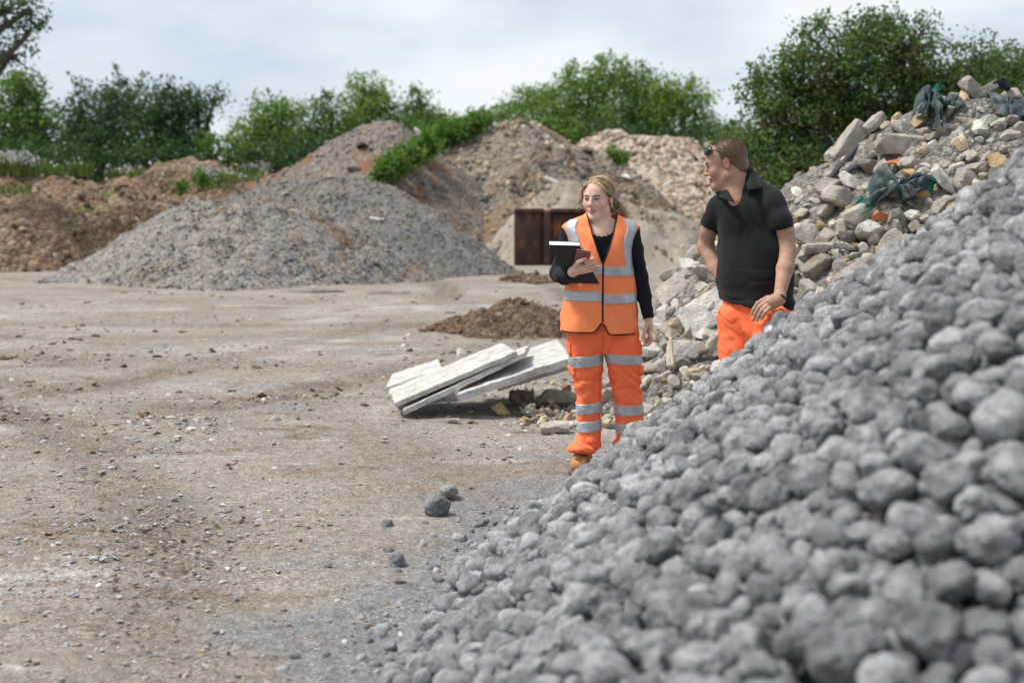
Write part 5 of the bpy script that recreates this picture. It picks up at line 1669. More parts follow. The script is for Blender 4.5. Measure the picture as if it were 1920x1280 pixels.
# black long sleeved top
S = Solid((wx0 - .36, YW - .36, 0.75), (wx0 + .37, YW + .24, 1.50), 0.003)
S.ecap(W(1125, 590), W(1125, 455), .156, .151, I3, (1, .69, 1), .03)
S.cap(W(1075, 433, .01), W(1177, 433, .01), .046, None, .04)
for px in (1103, 1147):
    S.ell(W(px, 482, -.062), (.060, .049, .064), I3, .04)
S.ecap(W(1125, 455, .005), W(1125, 432, .012), .12, .075, I3, (1, .66, 1), .04)
S.chain([W(1183, 437, .01), W(1190, 470, .015), W(1201, 520, .03), W(1208, 555, .01), W(1215, 594, -.02)], [.052, .047, .043, .038, .0305], .02)
S.chain([W(1069, 437, .01), W(1060, 470, .015), W(1047, 513, .03)], [.052, .048, .045], .02)
S.chain([W(1047, 513, .03), W(1056, 516, -.10), W(1068, 508, -.205)], [.046, .043, .034], .02)
S.half(W(1215.3, 596, -.02), W(1215, 596, -.02) - W(1208, 555, .01), W(1190, 630, -.12), W(1240, 575, .1))
e = W(1066, 508, -.19) - W(1056, 516, -.10)
S.half(W(1068, 508, -.205), e, W(1050, 540, -.34), W(1098, 480, -.13))
V, Q = S.mesh()
N = vnormals(V, Q)
arm = np.clip((np.abs(V[:, 0] - wx0) - .15) / .03, 0, 1)
V = V + N * (arm * 0.004 * np.abs(vnoise(V * np.array([30, 30, 46]) + V[:, [2, 0, 1]] * 30, 3)))[:, None]
fc = V[Q].mean(1)
lx = fc[:, 0] - wx0
zn = W(1125, 443)[2] + 0.55 * lx ** 2 / 0.03 * 0.3 + 0.004 * np.abs(np.sin(lx * 130))
keep = ~((fc[:, 2] > zn) & (np.abs(lx) < 0.105))
shirt = woman.part('shirt', *cull(V, Q, keep), M_BLACK)

# hi-vis vest
zz = lambda py: W(1125, py)[2]
def vwr(P):
    w_ = 0.010 * fbm(P * np.array([9, 9, 3.5]), 3, 21) + 0.006 * vnoise(P * np.array([16, 16, 8]) + P[..., [2, 2, 0]] * np.array([14, 0, 10]) + 3, 22)
    return w_ * np.clip((zz(425) - P[..., 2]) / 0.12, 0, 1)
vr = [(628, .219, .158), (600, .216, .155), (570, .209, .150), (540, .199, .146), (510, .188, .145), (480, .184, .148), (460, .186, .142), (445, .197, .126), (434, .212, .108), (426, .217, .092),
      (419, .198, .082), (413, .165, .076), (408, .128, .072), (404, .098, .070), (400, .084, .068)]
vr = [(wx0 + (0.0 if py > 500 else 0.0), YW + .012, zz(py), a, b_) for py, a, b_ in vr]
NV, MV = 288, 240
PV = loft(vr, NV, MV, vwr)
QV = grid_closed(MV, NV)
vx, vz, vy = PV[..., 0] - wx0, PV[..., 2], PV[..., 1] - YW
frontv = vy < 0.0
xc = 0.006                                             # the zip sits just right of the middle
def vhalf(z): return np.interp(z, [zz(493), zz(470), zz(440), zz(415), zz(400)], [0, .027, .056, .074, .083])
armx = lambda z: np.interp(z, [zz(505), zz(490), zz(465), zz(445), zz(432), zz(424)], [.25, .186, .177, .190, .206, .225])
inside_v = frontv & (np.abs(vx - xc) < vhalf(vz)) & (vz > zz(493))
hem = lambda x: np.where(x < xc, zz(620) + 0.055 * np.exp(-((x - xc) / .030) ** 2), zz(624) + 0.062 * np.exp(-((x - xc) / .024) ** 2))
below = np.where(frontv, vz < hem(vx), vz < zz(622))
armh = (np.abs(vx) > armx(vz))
back_neck = (~frontv) & (np.abs(vx) < .075) & (vz > zz(404))
bad = inside_v | below | armh | back_neck
# move the cut rim onto the smooth line: for the rows next to a cut the piping covers the step
bq = bad.ravel()[QV].any(-1)
Vv, Qv = cull(PV.reshape(-1, 3), QV.reshape(-1, 4), ~bq.ravel())
vest = woman.part('vest', Vv, Qv, M_ORANGE)
sm = vest.modifiers.new('thickness', 'SOLIDIFY'); sm.thickness = 0.003; sm.offset = -1
def on_vest(x, z, front=True, lift=0.0):
    """point of the vest's surface at width x (from the middle) and height z"""
    k = int(np.clip(np.argmin(np.abs(PV[:, 0, 2] - z)), 0, MV - 1))
    row = PV[k]
    sel = (row[:, 1] - YW < 0.012) if front else (row[:, 1] - YW >= 0.012)
    r_ = row[sel]
    o_ = np.argsort(r_[:, 0])
    xs, ys = r_[o_, 0] - wx0, r_[o_, 1]
    x_ = np.clip(x, xs[0], xs[-1])
    xr = np.clip(x_ / (xs[-1] if x_ > 0 else -xs[0]), -1, 1)
    return np.array([wx0 + x_ + lift * 1.6 * xr * abs(xr), np.interp(x_, xs, ys) - lift * (1 if front else -1), z])
def curve_on(xs, zs, lift=0.0025, rad=0.0042):
    P = spline([on_vest(a, b_, True, lift) for a, b_ in zip(xs, zs)], len(xs))
    return tube(P, rad, 6)
zr = np.linspace(zz(401), zz(494), 40)
its = [curve_on(xc - vhalf(zr) - .001, zr), curve_on(xc + vhalf(zr) + .001, zr)]
zr = np.linspace(zz(494), zz(600), 30)
its.append(curve_on(np.full(30, xc), zr, 0.003, 0.0055))
for sgn in (-1, 1):
    xr = np.linspace(.004, .222, 56) * sgn + xc
    its.append(curve_on(xr, hem(xr) + .003))
    zr = np.linspace(zz(426), zz(492), 30)
    its.append(curve_on(sgn * (armx(zr) - .003), zr))
V_, F_ = merge(its)
woman.part('piping', V_, F_, M_TRIM, vest)
def vband(x0, x1, z0, z1, front=True):
    nx, nzv = max(8, int(abs(x1 - x0) / .006)), max(4, int(abs(z1 - z0) / .005))
    G = np.array([[on_vest(a, b_, front) for a in np.linspace(x0, x1, nx)] for b_ in np.linspace(z0, z1, nzv)])
    if not front: G = G[:, ::-1]
    return sheet(G, 0.0065, 0.010)
for a, b_, z0, z1, fr in [(-.1855, xc - .006, zz(513), zz(495), True), (xc + .006, .1845, zz(516), zz(498), True), (-.203, xc - .006, zz(562), zz(543.5), True), (xc + .006, .206, zz(567), zz(549), True),
                          (-.19, .19, zz(516), zz(498), False), (-.2, .2, zz(565), zz(547), False)]:
    woman.part('reflective_band', *vband(a, b_, z0, z1, fr), M_REFL, vest)
for sgn, xa, xb, zb in ((-1, .142, .195, zz(497)), (1, .148, .198, zz(499))):
    zs = np.concatenate([np.linspace(zb, zz(440), 30), np.linspace(zz(439), zz(412.5), 30)])
    G = []
    for z_ in zs:
        lim = min(armx(z_) - .012, .205)
        o2 = np.interp(z_, [zz(500), zz(440), zz(418), zz(412)], [min(xb, .176), lim, xb - .006, .163])
        i2 = o2 - np.interp(z_, [zz(500), zz(418), zz(412)], [.046, .054, .04])
        xs = np.linspace(i2, o2, 10) * sgn
        if sgn < 0: xs = xs[::-1]
        G.append([on_vest(x_, z_) for x_ in xs])
    woman.part('reflective_band', *sheet(np.array(G), 0.0065, 0.010), M_REFL, vest)

# hi-vis trousers
def leg_rings(rows, dys):
    return [(*W(cx, py, d_)[:3], hw * .00302, hw * .00302 * dr) for (py, cx, hw, dr), d_ in zip(rows, dys)]
RL = [(596, 1094, 31, 1.0), (620, 1094.5, 34, 1.0), (650, 1097.5, 32.5, 1.06), (680, 1099.5, 31, 1.05), (702, 1101, 29, 1.05), (730, 1103, 25.5, 1.1), (760, 1104.5, 23.5, 1.15), (790, 1104.5, 22, 1.2), (812, 1105, 21.5, 1.2), (826, 1101, 24, 1.2), (836, 1096.5, 27.5, 1.15), (842, 1094, 27, 1.15), (846, 1093, 22, 1.1)]
LL = [(596, 1160, 31, 1.0), (620, 1163, 34, 1.0), (650, 1166, 33.5, 1.06), (680, 1169.5, 32, 1.05), (702, 1172, 30, 1.05), (730, 1175, 28, 1.1), (760, 1178, 27, 1.15), (790, 1180, 25.5, 1.2), (812, 1181, 25, 1.2), (830, 1181, 27, 1.2), (842, 1180, 28, 1.15), (850, 1180, 27, 1.1), (855, 1180, 22, 1.1)]
def lwr(seed):
    def f(P):
        zq = P[..., 2]
        fold = 0.012 * np.abs(vnoise(P * np.array([6, 6, 22]) + P[..., [0, 2, 1]] * np.array([12, 0, 8]) + seed, seed)) ** 1.0 - 0.005
        amt = 0.45 + 0.9 * np.exp(-((zq - .50) / .10) ** 2) + 1.4 * np.exp(-((zq - .14) / .06) ** 2)
        cr_ = 1 - np.abs(vnoise(P * np.array([7, 7, 19]) + P[..., [2, 2, 0]] * np.array([9, 5, 16]) + seed * 2, seed + 8))
        return fold * amt + 0.004 * fbm(P * 9, 3, seed + 3) + 0.007 * amt * np.clip(cr_ - .72, 0, 1) / .28
    return f
legs, items = [], []
for k, rows in enumerate((RL, LL)):
    P = loft(leg_rings(rows, [0.0] * len(rows)), 120, 260, lwr(30 + k))
    legs.append(P)
    items.append((P.reshape(-1, 3), grid_closed(260, 120).reshape(-1, 4)))
S = Solid((wx0 - .26, YW - .24, .62), (wx0 + .26, YW + .24, .98), .005)
S.ecap(W(1126, 615, .01), W(1126, 590, .01), .200, .2, I3, (1, .62, 1), .03)
S.cap(W(1112, 640, .0), W(1112, 600, .0), .066, .09, .05)
S.cap(W(1146, 640, .0), W(1146, 600, .0), .066, .09, .05)
S.ell(W(1129.5, 662, -.12), (.006, .04, .12), I3, .02, True)
S.half(W(1126, 662), (0, 0, -1), (wx0 - .3, YW - .3, .55), (wx0 + .3, YW + .3, zz(662)))
items.append(S.mesh())
V_, F_ = merge(items)
trous = woman.part('trousers', V_, F_, M_ORANGE2)
def legpatch(P, py0, py1, th0, th1, off, tilt=0.0, thick=0.008):
    z0, z1 = zz(py0), zz(py1)
    zrow = P[:, 0, 2]
    n = P.shape[1]
    ths = np.linspace(th0, th1, max(6, int((th1 - th0) * 20)))
    G = []
    for u in np.linspace(0, 1, max(5, int(abs(py1 - py0) / 1.6))):
        line = []
        for t_ in ths:
            z_ = z0 + (z1 - z0) * u + tilt * math.sin(t_) - 0.004 * math.cos(t_)
            k = np.interp(-z_, -zrow, np.arange(len(zrow)))
            k0 = int(np.clip(math.floor(k), 0, len(zrow) - 2)); fk = k - k0
            a = (t_ / (2 * math.pi)) % 1.0 * n
            j0 = int(a) % n; fj = a - int(a); j1 = (j0 + 1) % n
            line.append((P[k0, j0] * (1 - fj) + P[k0, j1] * fj) * (1 - fk) + (P[k0 + 1, j0] * (1 - fj) + P[k0 + 1, j1] * fj) * fk)
        G.append(line)
    return sheet(np.array(G), off, thick)
for P, bands in ((legs[0], ((684, 663, .012), (771, 752, .010), (805, 785, .010))), (legs[1], ((679, 661, -.006), (774, 755, 0.002), (809, 790, 0.002)))):
    for y0, y1, ti in bands:
        woman.part('reflective_band', *legpatch(P, y0, y1, -3.1, 3.1, .0035, ti), M_REFL, trous)
for P, t0_, t1_ in ((legs[0], -2.0, -.95), (legs[1], .95, 2.0)):
    woman.part('pocket_flap', *legpatch(P, 662, 640, t0_, t1_, .010, 0, .012), M_ORANGE2, trous)
    woman.part('pocket_flap', *legpatch(P, 700, 686, t0_ - .1, t1_ + .1, .012, 0, .014), M_ORANGE2, trous)

# boots
M_LEATHER = flat_mat('tan_leather', (0.40, 0.19, 0.065), 0.7, 0.3, 0.35, 25, 0.5, 0.004, 90)
M_SOLE = flat_mat('boot_sole', (0.12, 0.085, 0.05), 0.85)
M_LACE = flat_mat('boot_lace', (0.16, 0.09, 0.045), 0.8)
for cx, yaw in ((1092, -12), (1181, 14)):
    B0 = W(cx, 880, .02); B0[2] = 0.0
    Mb = rz(yaw)
    tb = lambda x, y, z: B0 + Mb @ np.array([x, y, z])
    S = Solid(B0 - np.array([.16, .28, .01]), B0 + np.array([.16, .16, .22]), .003)
    S.cap(tb(0, .035, .16), tb(0, .03, .06), .050, .047, .03)
    S.cap(tb(0, .05, .055), tb(0, -.06, .055), .046, .046, .03)
    S.ell(tb(0, -.12, .055), (.048, .062, .042), Mb, .035)
    S.cap(tb(0, -.01, .10), tb(0, -.09, .075), .040, .038, .03)
    S.half(tb(0, 0, .022), (0, 0, -1), B0 - np.array([.2, .3, .02]), B0 + np.array([.2, .2, .022]))
    S.half(tb(0, 0, .165), (0, 0, 1), B0 + np.array([-.2, -.3, .165]), B0 + np.array([.2, .2, .23]))
    Vb_, Qb_ = S.mesh()
    Lb = (Vb_ - B0) @ Mb
    boot = woman.part('boot', Vb_, Qb_, M_LEATHER)
    S = Solid(B0 - np.array([.16, .28, .02]), B0 + np.array([.16, .16, .06]), .003)
    S.ecap(tb(0, .05, .014), tb(0, -.10, .014), .054, .058, Mb, (1, 1, .35), .01)
    S.ell(tb(0, -.125, .014), (.055, .062, .02), Mb, .02)
    woman.part('sole', *S.mesh(), M_SOLE, boot)
    lt = []
    def front(x, z):
        k = (np.abs(Lb[:, 0] - x) < .004) & (np.abs(Lb[:, 2] - z) < .004)
        return tb(x, (Lb[k, 1].min() if k.any() else -.03) - .0015, z)
    for q in range(7):
        zq = .160 - q * .0105
        for z1 in (zq, zq - .0105):
            lt.append(tube(spline([front(x, zq + (z1 - zq) * (x + .024) / .048) for x in (-.024, -.012, 0, .012, .024)], 9), .0026, 5))
    V_, F_ = merge(lt)
    woman.part('laces', V_, F_, M_LACE, boot)

# blonde hair: a cap of strands swept back to a loose tail
rh = np.random.RandomState(12)
HB = lambda p: WO + WM @ (np.array(p) * 0.985)
hc, hr = np.array([0, .020, .042]), np.array([.0800, .1000, .0850])
S = Solid(WO - .17, WO + .17, .003)
S.ell(HB(hc), hr * .97, WM, .01)
S.ell(HB((0, .085, -.03)), (.045, .04, .045), WM, .03)
S.ell(HB((0, -.085, -.022)), (.063, .075, .088), WM, .012, True)
for sx in (-1, 1):
    S.ell(HB((sx * .083, .0, -.025)), (.025, .032, .040), WM, .01, True)
S.half(HB((0, 0, -.06)), WM @ np.array([0, 0, -1.0]), WO - .17, WO + np.array([.17, .17, -.058]))
V, Q = S.mesh()
blond = np.array([(0.34, 0.225, 0.125), (0.44, 0.31, 0.19), (0.22, 0.14, 0.075), (0.52, 0.39, 0.26), (0.15, 0.095, 0.052)])
N = vnormals(V, Q)
Lh = (V - WO) @ WM
V = V + N * (0.003 * np.sin(np.arctan2(Lh[:, 2] - .02, np.abs(Lh[:, 0]) + .001) * 30 + 3 * vnoise(Lh * 20, 2)))[:, None]
its = [(V, Q)]
cols = [np.repeat(np.array([[0.27, 0.175, 0.095]]), len(V), 0)]
def strand(pts, r0, r1, c, n=14):
    t = tube(spline(pts, n), np.linspace(r0, r1, n), 5)
    its.append(t); cols.append(np.repeat(np.asarray(c)[None], len(t[0]), 0))
tie = np.array([0.012, .112, -.020])
for k in range(430):
    sx = -1 if rh.uniform() < .42 else 1
    part = np.array([-.012 + rh.normal() * .003, rh.uniform(-.078, .05), 0])
    u0 = np.array([(part[0]) / hr[0], (part[1] - hc[1]) / hr[1], 0]); u0[2] = math.sqrt(max(.02, 1 - u0[0] ** 2 - u0[1] ** 2))
    side = np.array([sx * 1.0, rh.uniform(-.25, .45) - .5 * (part[1] < -.03), rh.uniform(-.30, .5)]); side /= np.linalg.norm(side)
    u2 = (tie - hc) / hr; u2 /= np.linalg.norm(u2)
    pts = []
    lift = rh.uniform(1.0, 1.045)
    for t_ in np.linspace(0, 1, 9):
        v_ = (1 - t_) ** 2 * u0 + 2 * t_ * (1 - t_) * side * 1.35 + t_ * t_ * u2
        v_ /= np.linalg.norm(v_)
        pts.append(HB(hc + v_ * hr * (lift if 0 < t_ < 1 else 1.0)))
    strand(pts, .0025, .0022, blond[rh.randint(5)] * rh.uniform(.85, 1.15), 18)
dirx = WM.T @ np.array([1.0, 0, 0])
for k in range(210):                                   # the tail, blown to the right
    a = HB(tie + rh.normal(size=3) * .012)
    ln = rh.uniform(.06, .15) * (1.25 if rh.uniform() < .12 else 1)
    d = np.array([rh.uniform(.35, .85), rh.uniform(-.3, .25), rh.uniform(-1.0, -.35)]); d /= np.linalg.norm(d)
    w_ = rh.normal(size=3) * .014
    w_ = w_ * .8; sd_ = np.array([math.cos(k * .7), .3, math.sin(k * .7)]) * .010
    pts = [a, a + d * ln * .25 + np.array([.010, 0, .002]) + w_ + sd_, a + d * ln * .5 + np.array([.012, 0, -.006]) - sd_, a + d * ln * .75 + sd_ * .7 + np.array([.006, 0, -.012]) - w_, a + d * ln + rh.normal(size=3) * .012 + np.array([0.018, 0, .012])]
    strand(pts, .0030, .0006, blond[rh.randint(5)] * rh.uniform(.9, 1.25))
for k in range(16):                                   # loose strands by the cheek
    a = np.array([-.045 + rh.normal() * .008, -.070 + rh.normal() * .008, .080 + rh.normal() * .004])
    e = np.array([-.098 - abs(rh.normal()) * .018, -.050 + rh.normal() * .01, -.035 + rh.normal() * .03])
    pts = [HB(a), HB((-.071, -.058, .048)) + rh.normal(size=3) * .003, HB((-.081, -.050, .002)) + rh.normal(size=3) * .004, HB(e)]
    strand(pts, .0034, .0008, blond[rh.randint(4)])
for k in range(12):
    a = np.array([.03 + rh.normal() * .008, -.066 + rh.normal() * .006, .092])
    pts = [HB(a), HB((.064, -.056, .055)) + rh.normal(size=3) * .003, HB((.082, -.020, .022)) + rh.normal(size=3) * .003, HB((.074, .05, .0))]
    strand(pts, .004, .003, blond[rh.randint(5)])
V_, F_ = merge(its)
woman.part('hair', V_, F_, M_HAIR, col=np.concatenate(cols))
M_SILVER = flat_mat('silver', (0.8, 0.78, 0.74), 0.25, 0.5, 0.05, metal=1.0)
th = np.linspace(0, 2 * math.pi, 15)
V_, F_ = tube([HB((.0835, .008 + .006 * math.cos(a), -.040 + .008 * math.sin(a))) for a in th], .0016, 5)
woman.part('earring', V_, F_, M_SILVER)
V_, F_ = tube([W(1107.5 + 0.3 * math.sin(a), 499.0 + 2.6 * math.cos(a), bt(498) - .018 + .011 * math.sin(a)) for a in th], .0016, 5)
woman.part('ring', V_, F_, M_SILVER)

# folder and phone in her hand
M_COVER = flat_mat('black_cover', (0.022, 0.022, 0.021), 0.45, 0.4, 0.2, 30)
M_PAPER, n, l, b = new_mat('paper_pages', 0.9)
wv = n.new('ShaderNodeTexWave'); wv.inputs['Scale'].default_value = 160; wv.inputs['Distortion'].default_value = 1.0
wv.bands_direction = 'Y'
l.new(coords(n), wv.inputs['Vector'])
l.new(ramp(n, l, wv.outputs['Fac'], [(0, (0.62, 0.62, 0.64)), (0.4, (0.82, 0.82, 0.83)), (1, (0.88, 0.88, 0.88))]), b.inputs['Base Color'])
TL, TR, BR, BL = W(1026.5, 456, bt(456)), W(1083, 457.5, bt(457.5)), W(1121, 529, bt(529)), W(1064.5, 527.5, bt(527.5))
ex = (TR - TL) / np.linalg.norm(TR - TL); ed = (BL - TL)
ez = np.cross(ex, ed); ez /= np.linalg.norm(ez)
if ez[1] < 0: ez = -ez                                # away from the camera
fold = Thing('folder', 0.25 * (TL + TR + BR + BL), 'black folder with a thick block of white pages under the woman\'s arm', 'folder')
def plate(c4, t0_, t1_, inset=0.0):
    c = sum(c4) / 4
    q = [v + (c - v) * inset for v in c4]
    V = np.array([v + ez * t0_ for v in q] + [v + ez * t1_ for v in q])
    Fq = np.array([[0, 1, 2, 3], [7, 6, 5, 4], [0, 4, 5, 1], [1, 5, 6, 2], [2, 6, 7, 3], [3, 7, 4, 0]])
    return V, [Fq]
fold.part('cover', *plate((TL, TR, BR, BL), 0, .0025), M_COVER, smooth=False)
fold.part('pages', *plate((TL, TR, BR, BL), .0027, .046, .03), M_PAPER, smooth=False)
fold.part('cover', *plate((TL, TR, BR, BL), .0462, .0485), M_COVER, smooth=False)
V_, F_ = box((0, 0, 0), (.080, .010, .145), None, .35)
pe = W(1096, 471.5, 0) - W(1073, 467, 0); pe /= np.linalg.norm(pe)
pd = (BL - TL) * np.array([.55, 1, 1]); pd /= np.linalg.norm(pd)
pn = np.cross(pe, pd); pn /= np.linalg.norm(pn)
if pn[1] > 0: pn = -pn
pd = np.cross(pn, pe); 
if pd[2] > 0: pd = -pd
pc = W(1086.5, 486.5, bt(486) - .012)
V_ = pc + V_[:, :1] * pe + V_[:, 1:2] * pn + V_[:, 2:] * (-pd)
ph = Thing('phone', pc, 'brown cased mobile phone held against the black folder', 'phone')
ph.part('case', V_, F_, flat_mat('phone_case', (0.22, 0.095, 0.075), 0.5, 0.4))
V_, F_ = box((0, 0, 0), (.072, .0015, .137), None, .2)
V_ = pc + V_[:, :1] * pe + (V_[:, 1:2] - .0056) * pn + V_[:, 2:] * (-pd)
ph.part('screen', V_, F_, flat_mat('phone_glass', (0.02, 0.02, 0.022), 0.1, 0.5))

# ---------------------------------------------------------------- the man
YM = 7.25
def Mp(px, py, dy=0.0):
    p_ = at(px, py, YM); p_[1] += dy
    return p_
mroot = Mp(1412, 640); mroot[2] = 0.0
man = Thing('person', tuple(mroot), 'short haired man in a black polo shirt and orange trousers, hand on his thigh', 'person')
HO = Mp(1362, 307, .03)
HM = rz(-103) @ np.array(Matrix.Rotation(R(13), 3, 'X'))
hs_ = 1.0
TM = rz(-42)
mx0 = mroot[0]
lo = np.array([mx0 - .42, YM - .75, -0.02]); hi = np.array([mx0 + .36, YM + .42, 1.98])
S = Solid(lo, hi, .0035)
S.ecap(Mp(1420, 545), Mp(1407, 430, .02), .150, .155, TM, (1, .62, 1), .04)
S.cap(Mp(1360, 396, .11), Mp(1443, 388, -.08), .046, None, .05)
S.cap(Mp(1392, 376, .03), Mp(1440, 386, -.06), .036, .042, .04)
S.cap(Mp(1384, 378, .04), Mp(1360, 397, .10), .036, .042, .04)
head(S, HO, HM, hs_, False)
S.cap(Mp(1378, 318, .03), Mp(1387, 362, .010), .059, .060, .03)
S.cap(Mp(1362, 345, .01), Mp(1379, 378, -.035), .032, .036, .04)
S.chain([Mp(1449, 392, -.09), Mp(1463, 430, -.13), Mp(1467, 470, -.16)], [.038, .0435, .0405], .015)
S.chain([Mp(1467, 470, -.16), Mp(1457, 500, -.21), Mp(1440, 552, -.30)], [.041, .0415, .0265], .015)
S.chain([Mp(1356, 396, .12), Mp(1337, 436, .18), Mp(1334, 466, .21)], [.044, .041, .040], .02)
S.chain([Mp(1334, 466, .21), Mp(1350, 505, .14), Mp(1366, 535, .06)], [.045, .038, .028], .02)
S.chain([Mp(1366, 535, .06), Mp(1376, 556, .0)], [.03, .03], .02)
# the hand on the thigh
S.ell(Mp(1425, 559, -.315), (.052, .030, .034), np.array(Matrix.Rotation(R(-24), 3, 'Y')), .02)
S.cap(Mp(1441, 552, -.30), Mp(1428, 558, -.31), .030, .030, .02)
for q, (a, b_, c_, d_, z_) in enumerate([((1413, 552.5), (1400, 559.5), (1393.5, 570), (1390, 580), -.318), ((1413.5, 557.5), (1401, 566), (1395, 578), (1392, 589.5), -.338),
                                        ((1415.5, 562.5), (1405.5, 571), (1400.5, 580), (1397.5, 589), -.354), ((1419, 567), (1411.5, 574), (1407.5, 580), (1405, 586), -.364)]):
    S.chain([Mp(*a, z_), Mp(*b_, z_ - .008), Mp(*c_, z_ - .004), Mp(*d_, z_)], [.0115, .0108, .0096, .0080], .003)
S.chain([Mp(1432, 550, -.30), Mp(1421, 552, -.27), Mp(1411, 556, -.26)], [.016, .013, .010], .008)
# legs inside the trousers
S.chain([Mp(1390, 590, .05), Mp(1388, 690, .03), Mp(1390, 815, .08)], [.080, .062, .045], .02)
S.cap(Mp(1390, 820, .08), Mp(1376, 832, -.08), .042, .036, .02)
S.chain([Mp(1442, 590, -.03), Mp(1440, 632, -.42), Mp(1446, 720, -.34)], [.085, .065, .045], .02)
V, Q = S.mesh()
mb = (0.43, 0.255, 0.18)
C = skin_col(V, HO, HM, hs_, mb, (0.42, 0.17, 0.14), False)
L = ((V - HO) @ HM) / hs_
stub = np.clip((-.035 - L[:, 2]) / .03, 0, 1) * np.clip((.02 - L[:, 1]) / .03, 0, 1) * (L[:, 2] > -.15)
C = C * (1 - .22 * stub[:, None]) + np.array([0.28, 0.17, 0.11]) * .22 * stub[:, None]
neckred = np.exp(-(((V - Mp(1390, 355)) / np.array([.08, .2, .07])) ** 2).sum(1))[:, None] * .28
C = C * (1 - neckred) + np.array([0.58, 0.25, 0.18]) * neckred
man.part('body', V, Q, M_SKIN, col=C)
face_parts(man, V, HO, HM, hs_)

# polo shirt
S = Solid(lo, hi, .0035)
S.ecap(Mp(1420, 572), Mp(1416, 500, .01), .202, .194, TM, (1, .69, 1), .05)
S.ecap(Mp(1416, 500, .01), Mp(1407, 425, .02), .194, .180, TM, (1, .69, 1), .05)
S.cap(Mp(1358, 394, .11), Mp(1443, 386, -.08), .058, None, .05)
S.cap(Mp(1402, 349, .035), Mp(1447, 372, -.06), .044, .050, .05)
S.cap(Mp(1400, 352, .03), Mp(1416, 400, .06), .050, .10, .05)
S.cap(Mp(1386, 374, .04), Mp(1356, 395, .11), .046, .055, .04)
S.half(Mp(1420, 568, -.02), (-.04, .12, -1), Mp(1330, 660, -.3), Mp(1505, 540, .3), .004)
S.cap(Mp(1384, 326, .02), Mp(1384, 345, .0), .056, .054, .008, True)
S.cap(Mp(1373, 381, -.17), Mp(1378, 348, -.13), .001, .038, .004, True)
S2 = Solid(lo, hi, .0035)
S2.chain([Mp(1447, 388, -.085), Mp(1456, 412, -.11), Mp(1463, 440, -.135)], [.060, .058, .0545], .03)
ax = Mp(1468, 440, -.135) - Mp(1460, 400, -.11)
S2.half(Mp(1465, 426, -.13), ax + np.array([-.012, 0, 0]), Mp(1426, 475, -.30), Mp(1510, 400, .05), .003)
S3 = Solid(lo, hi, .0035)
S3.chain([Mp(1354, 396, .12), Mp(1343, 420, .16), Mp(1338, 438, .18)], [.062, .056, .052], .03)
ax = Mp(1333, 438, .19) - Mp(1345, 405, .15)
S3.half(Mp(1338, 424, .18), ax, Mp(1300, 480, .0), Mp(1375, 400, .36), .003)
for Sx in (S2, S3):
    hh = np.clip(.5 + .5 * (S.d - Sx.d) / .022, 0, 1)
    S.d = S.d * (1 - hh) + Sx.d * hh - .022 * hh * (1 - hh)
V, Q = S.mesh()
N = vnormals(V, Q)
lz = V[:, 2]
dg = (V[:, 0] - mx0) * 1.0 + (lz - 1.3) * .55                      # folds run from the left hip up to the shoulder
wr = 0.034 * np.abs(vnoise(np.stack([dg * 7, V[:, 1] * 4, (lz - .6 * V[:, 0]) * 2.0], -1), 51)) - .006 + 0.005 * vnoise(V * np.array([13, 13, 9]), 52) + 0.005 * np.abs(vnoise(V * np.array([8, 8, 30]), 55)) * (lz < 1.2)
wr = wr + .012 * vnoise(np.stack([V[:, 0] * 5, V[:, 1] * 5, lz * 16 + V[:, 0] * 9], -1), 57) * np.clip((1.22 - lz) / .2, 0, 1)
V = V + N * wr[:, None]
polo = man.part('polo_shirt', V, Q, M_POLO)
# collar: (fold line, edge of the flap) from the right tip round the nape to the left tip
inn = spline([Mp(1362, 364, -.060), Mp(1359, 352, .01), Mp(1372, 336, .075), Mp(1394, 320, .085), Mp(1407, 314, .045), Mp(1407, 321, -.015), Mp(1402, 335, -.060), Mp(1394, 349, -.090)], 60)
out_ = spline([Mp(1371, 380, -.135), Mp(1352, 372, -.04), Mp(1350, 360, .11), Mp(1390, 342, .15), Mp(1424, 336, .095), Mp(1428, 345, -.01), Mp(1420, 353, -.095), Mp(1392, 358, -.150)], 60)
std = inn + (np.mean(inn, 0) - inn) * .10 + np.array([0, 0, -.032])
G = np.array([spline([std[k], inn[k] + np.array([0, 0, -.004]), inn[k] + (out_[k] - inn[k]) * .14 + np.array([0, 0, .010]), inn[k] + (out_[k] - inn[k]) * .55 + np.array([0, -.006, .006]), out_[k]], 18) for k in range(60)])
col_ = man.part('collar', G.reshape(-1, 3), grid_faces(18, 60), M_POLO, polo)
sm = col_.modifiers.new('thickness', 'SOLIDIFY'); sm.thickness = .004

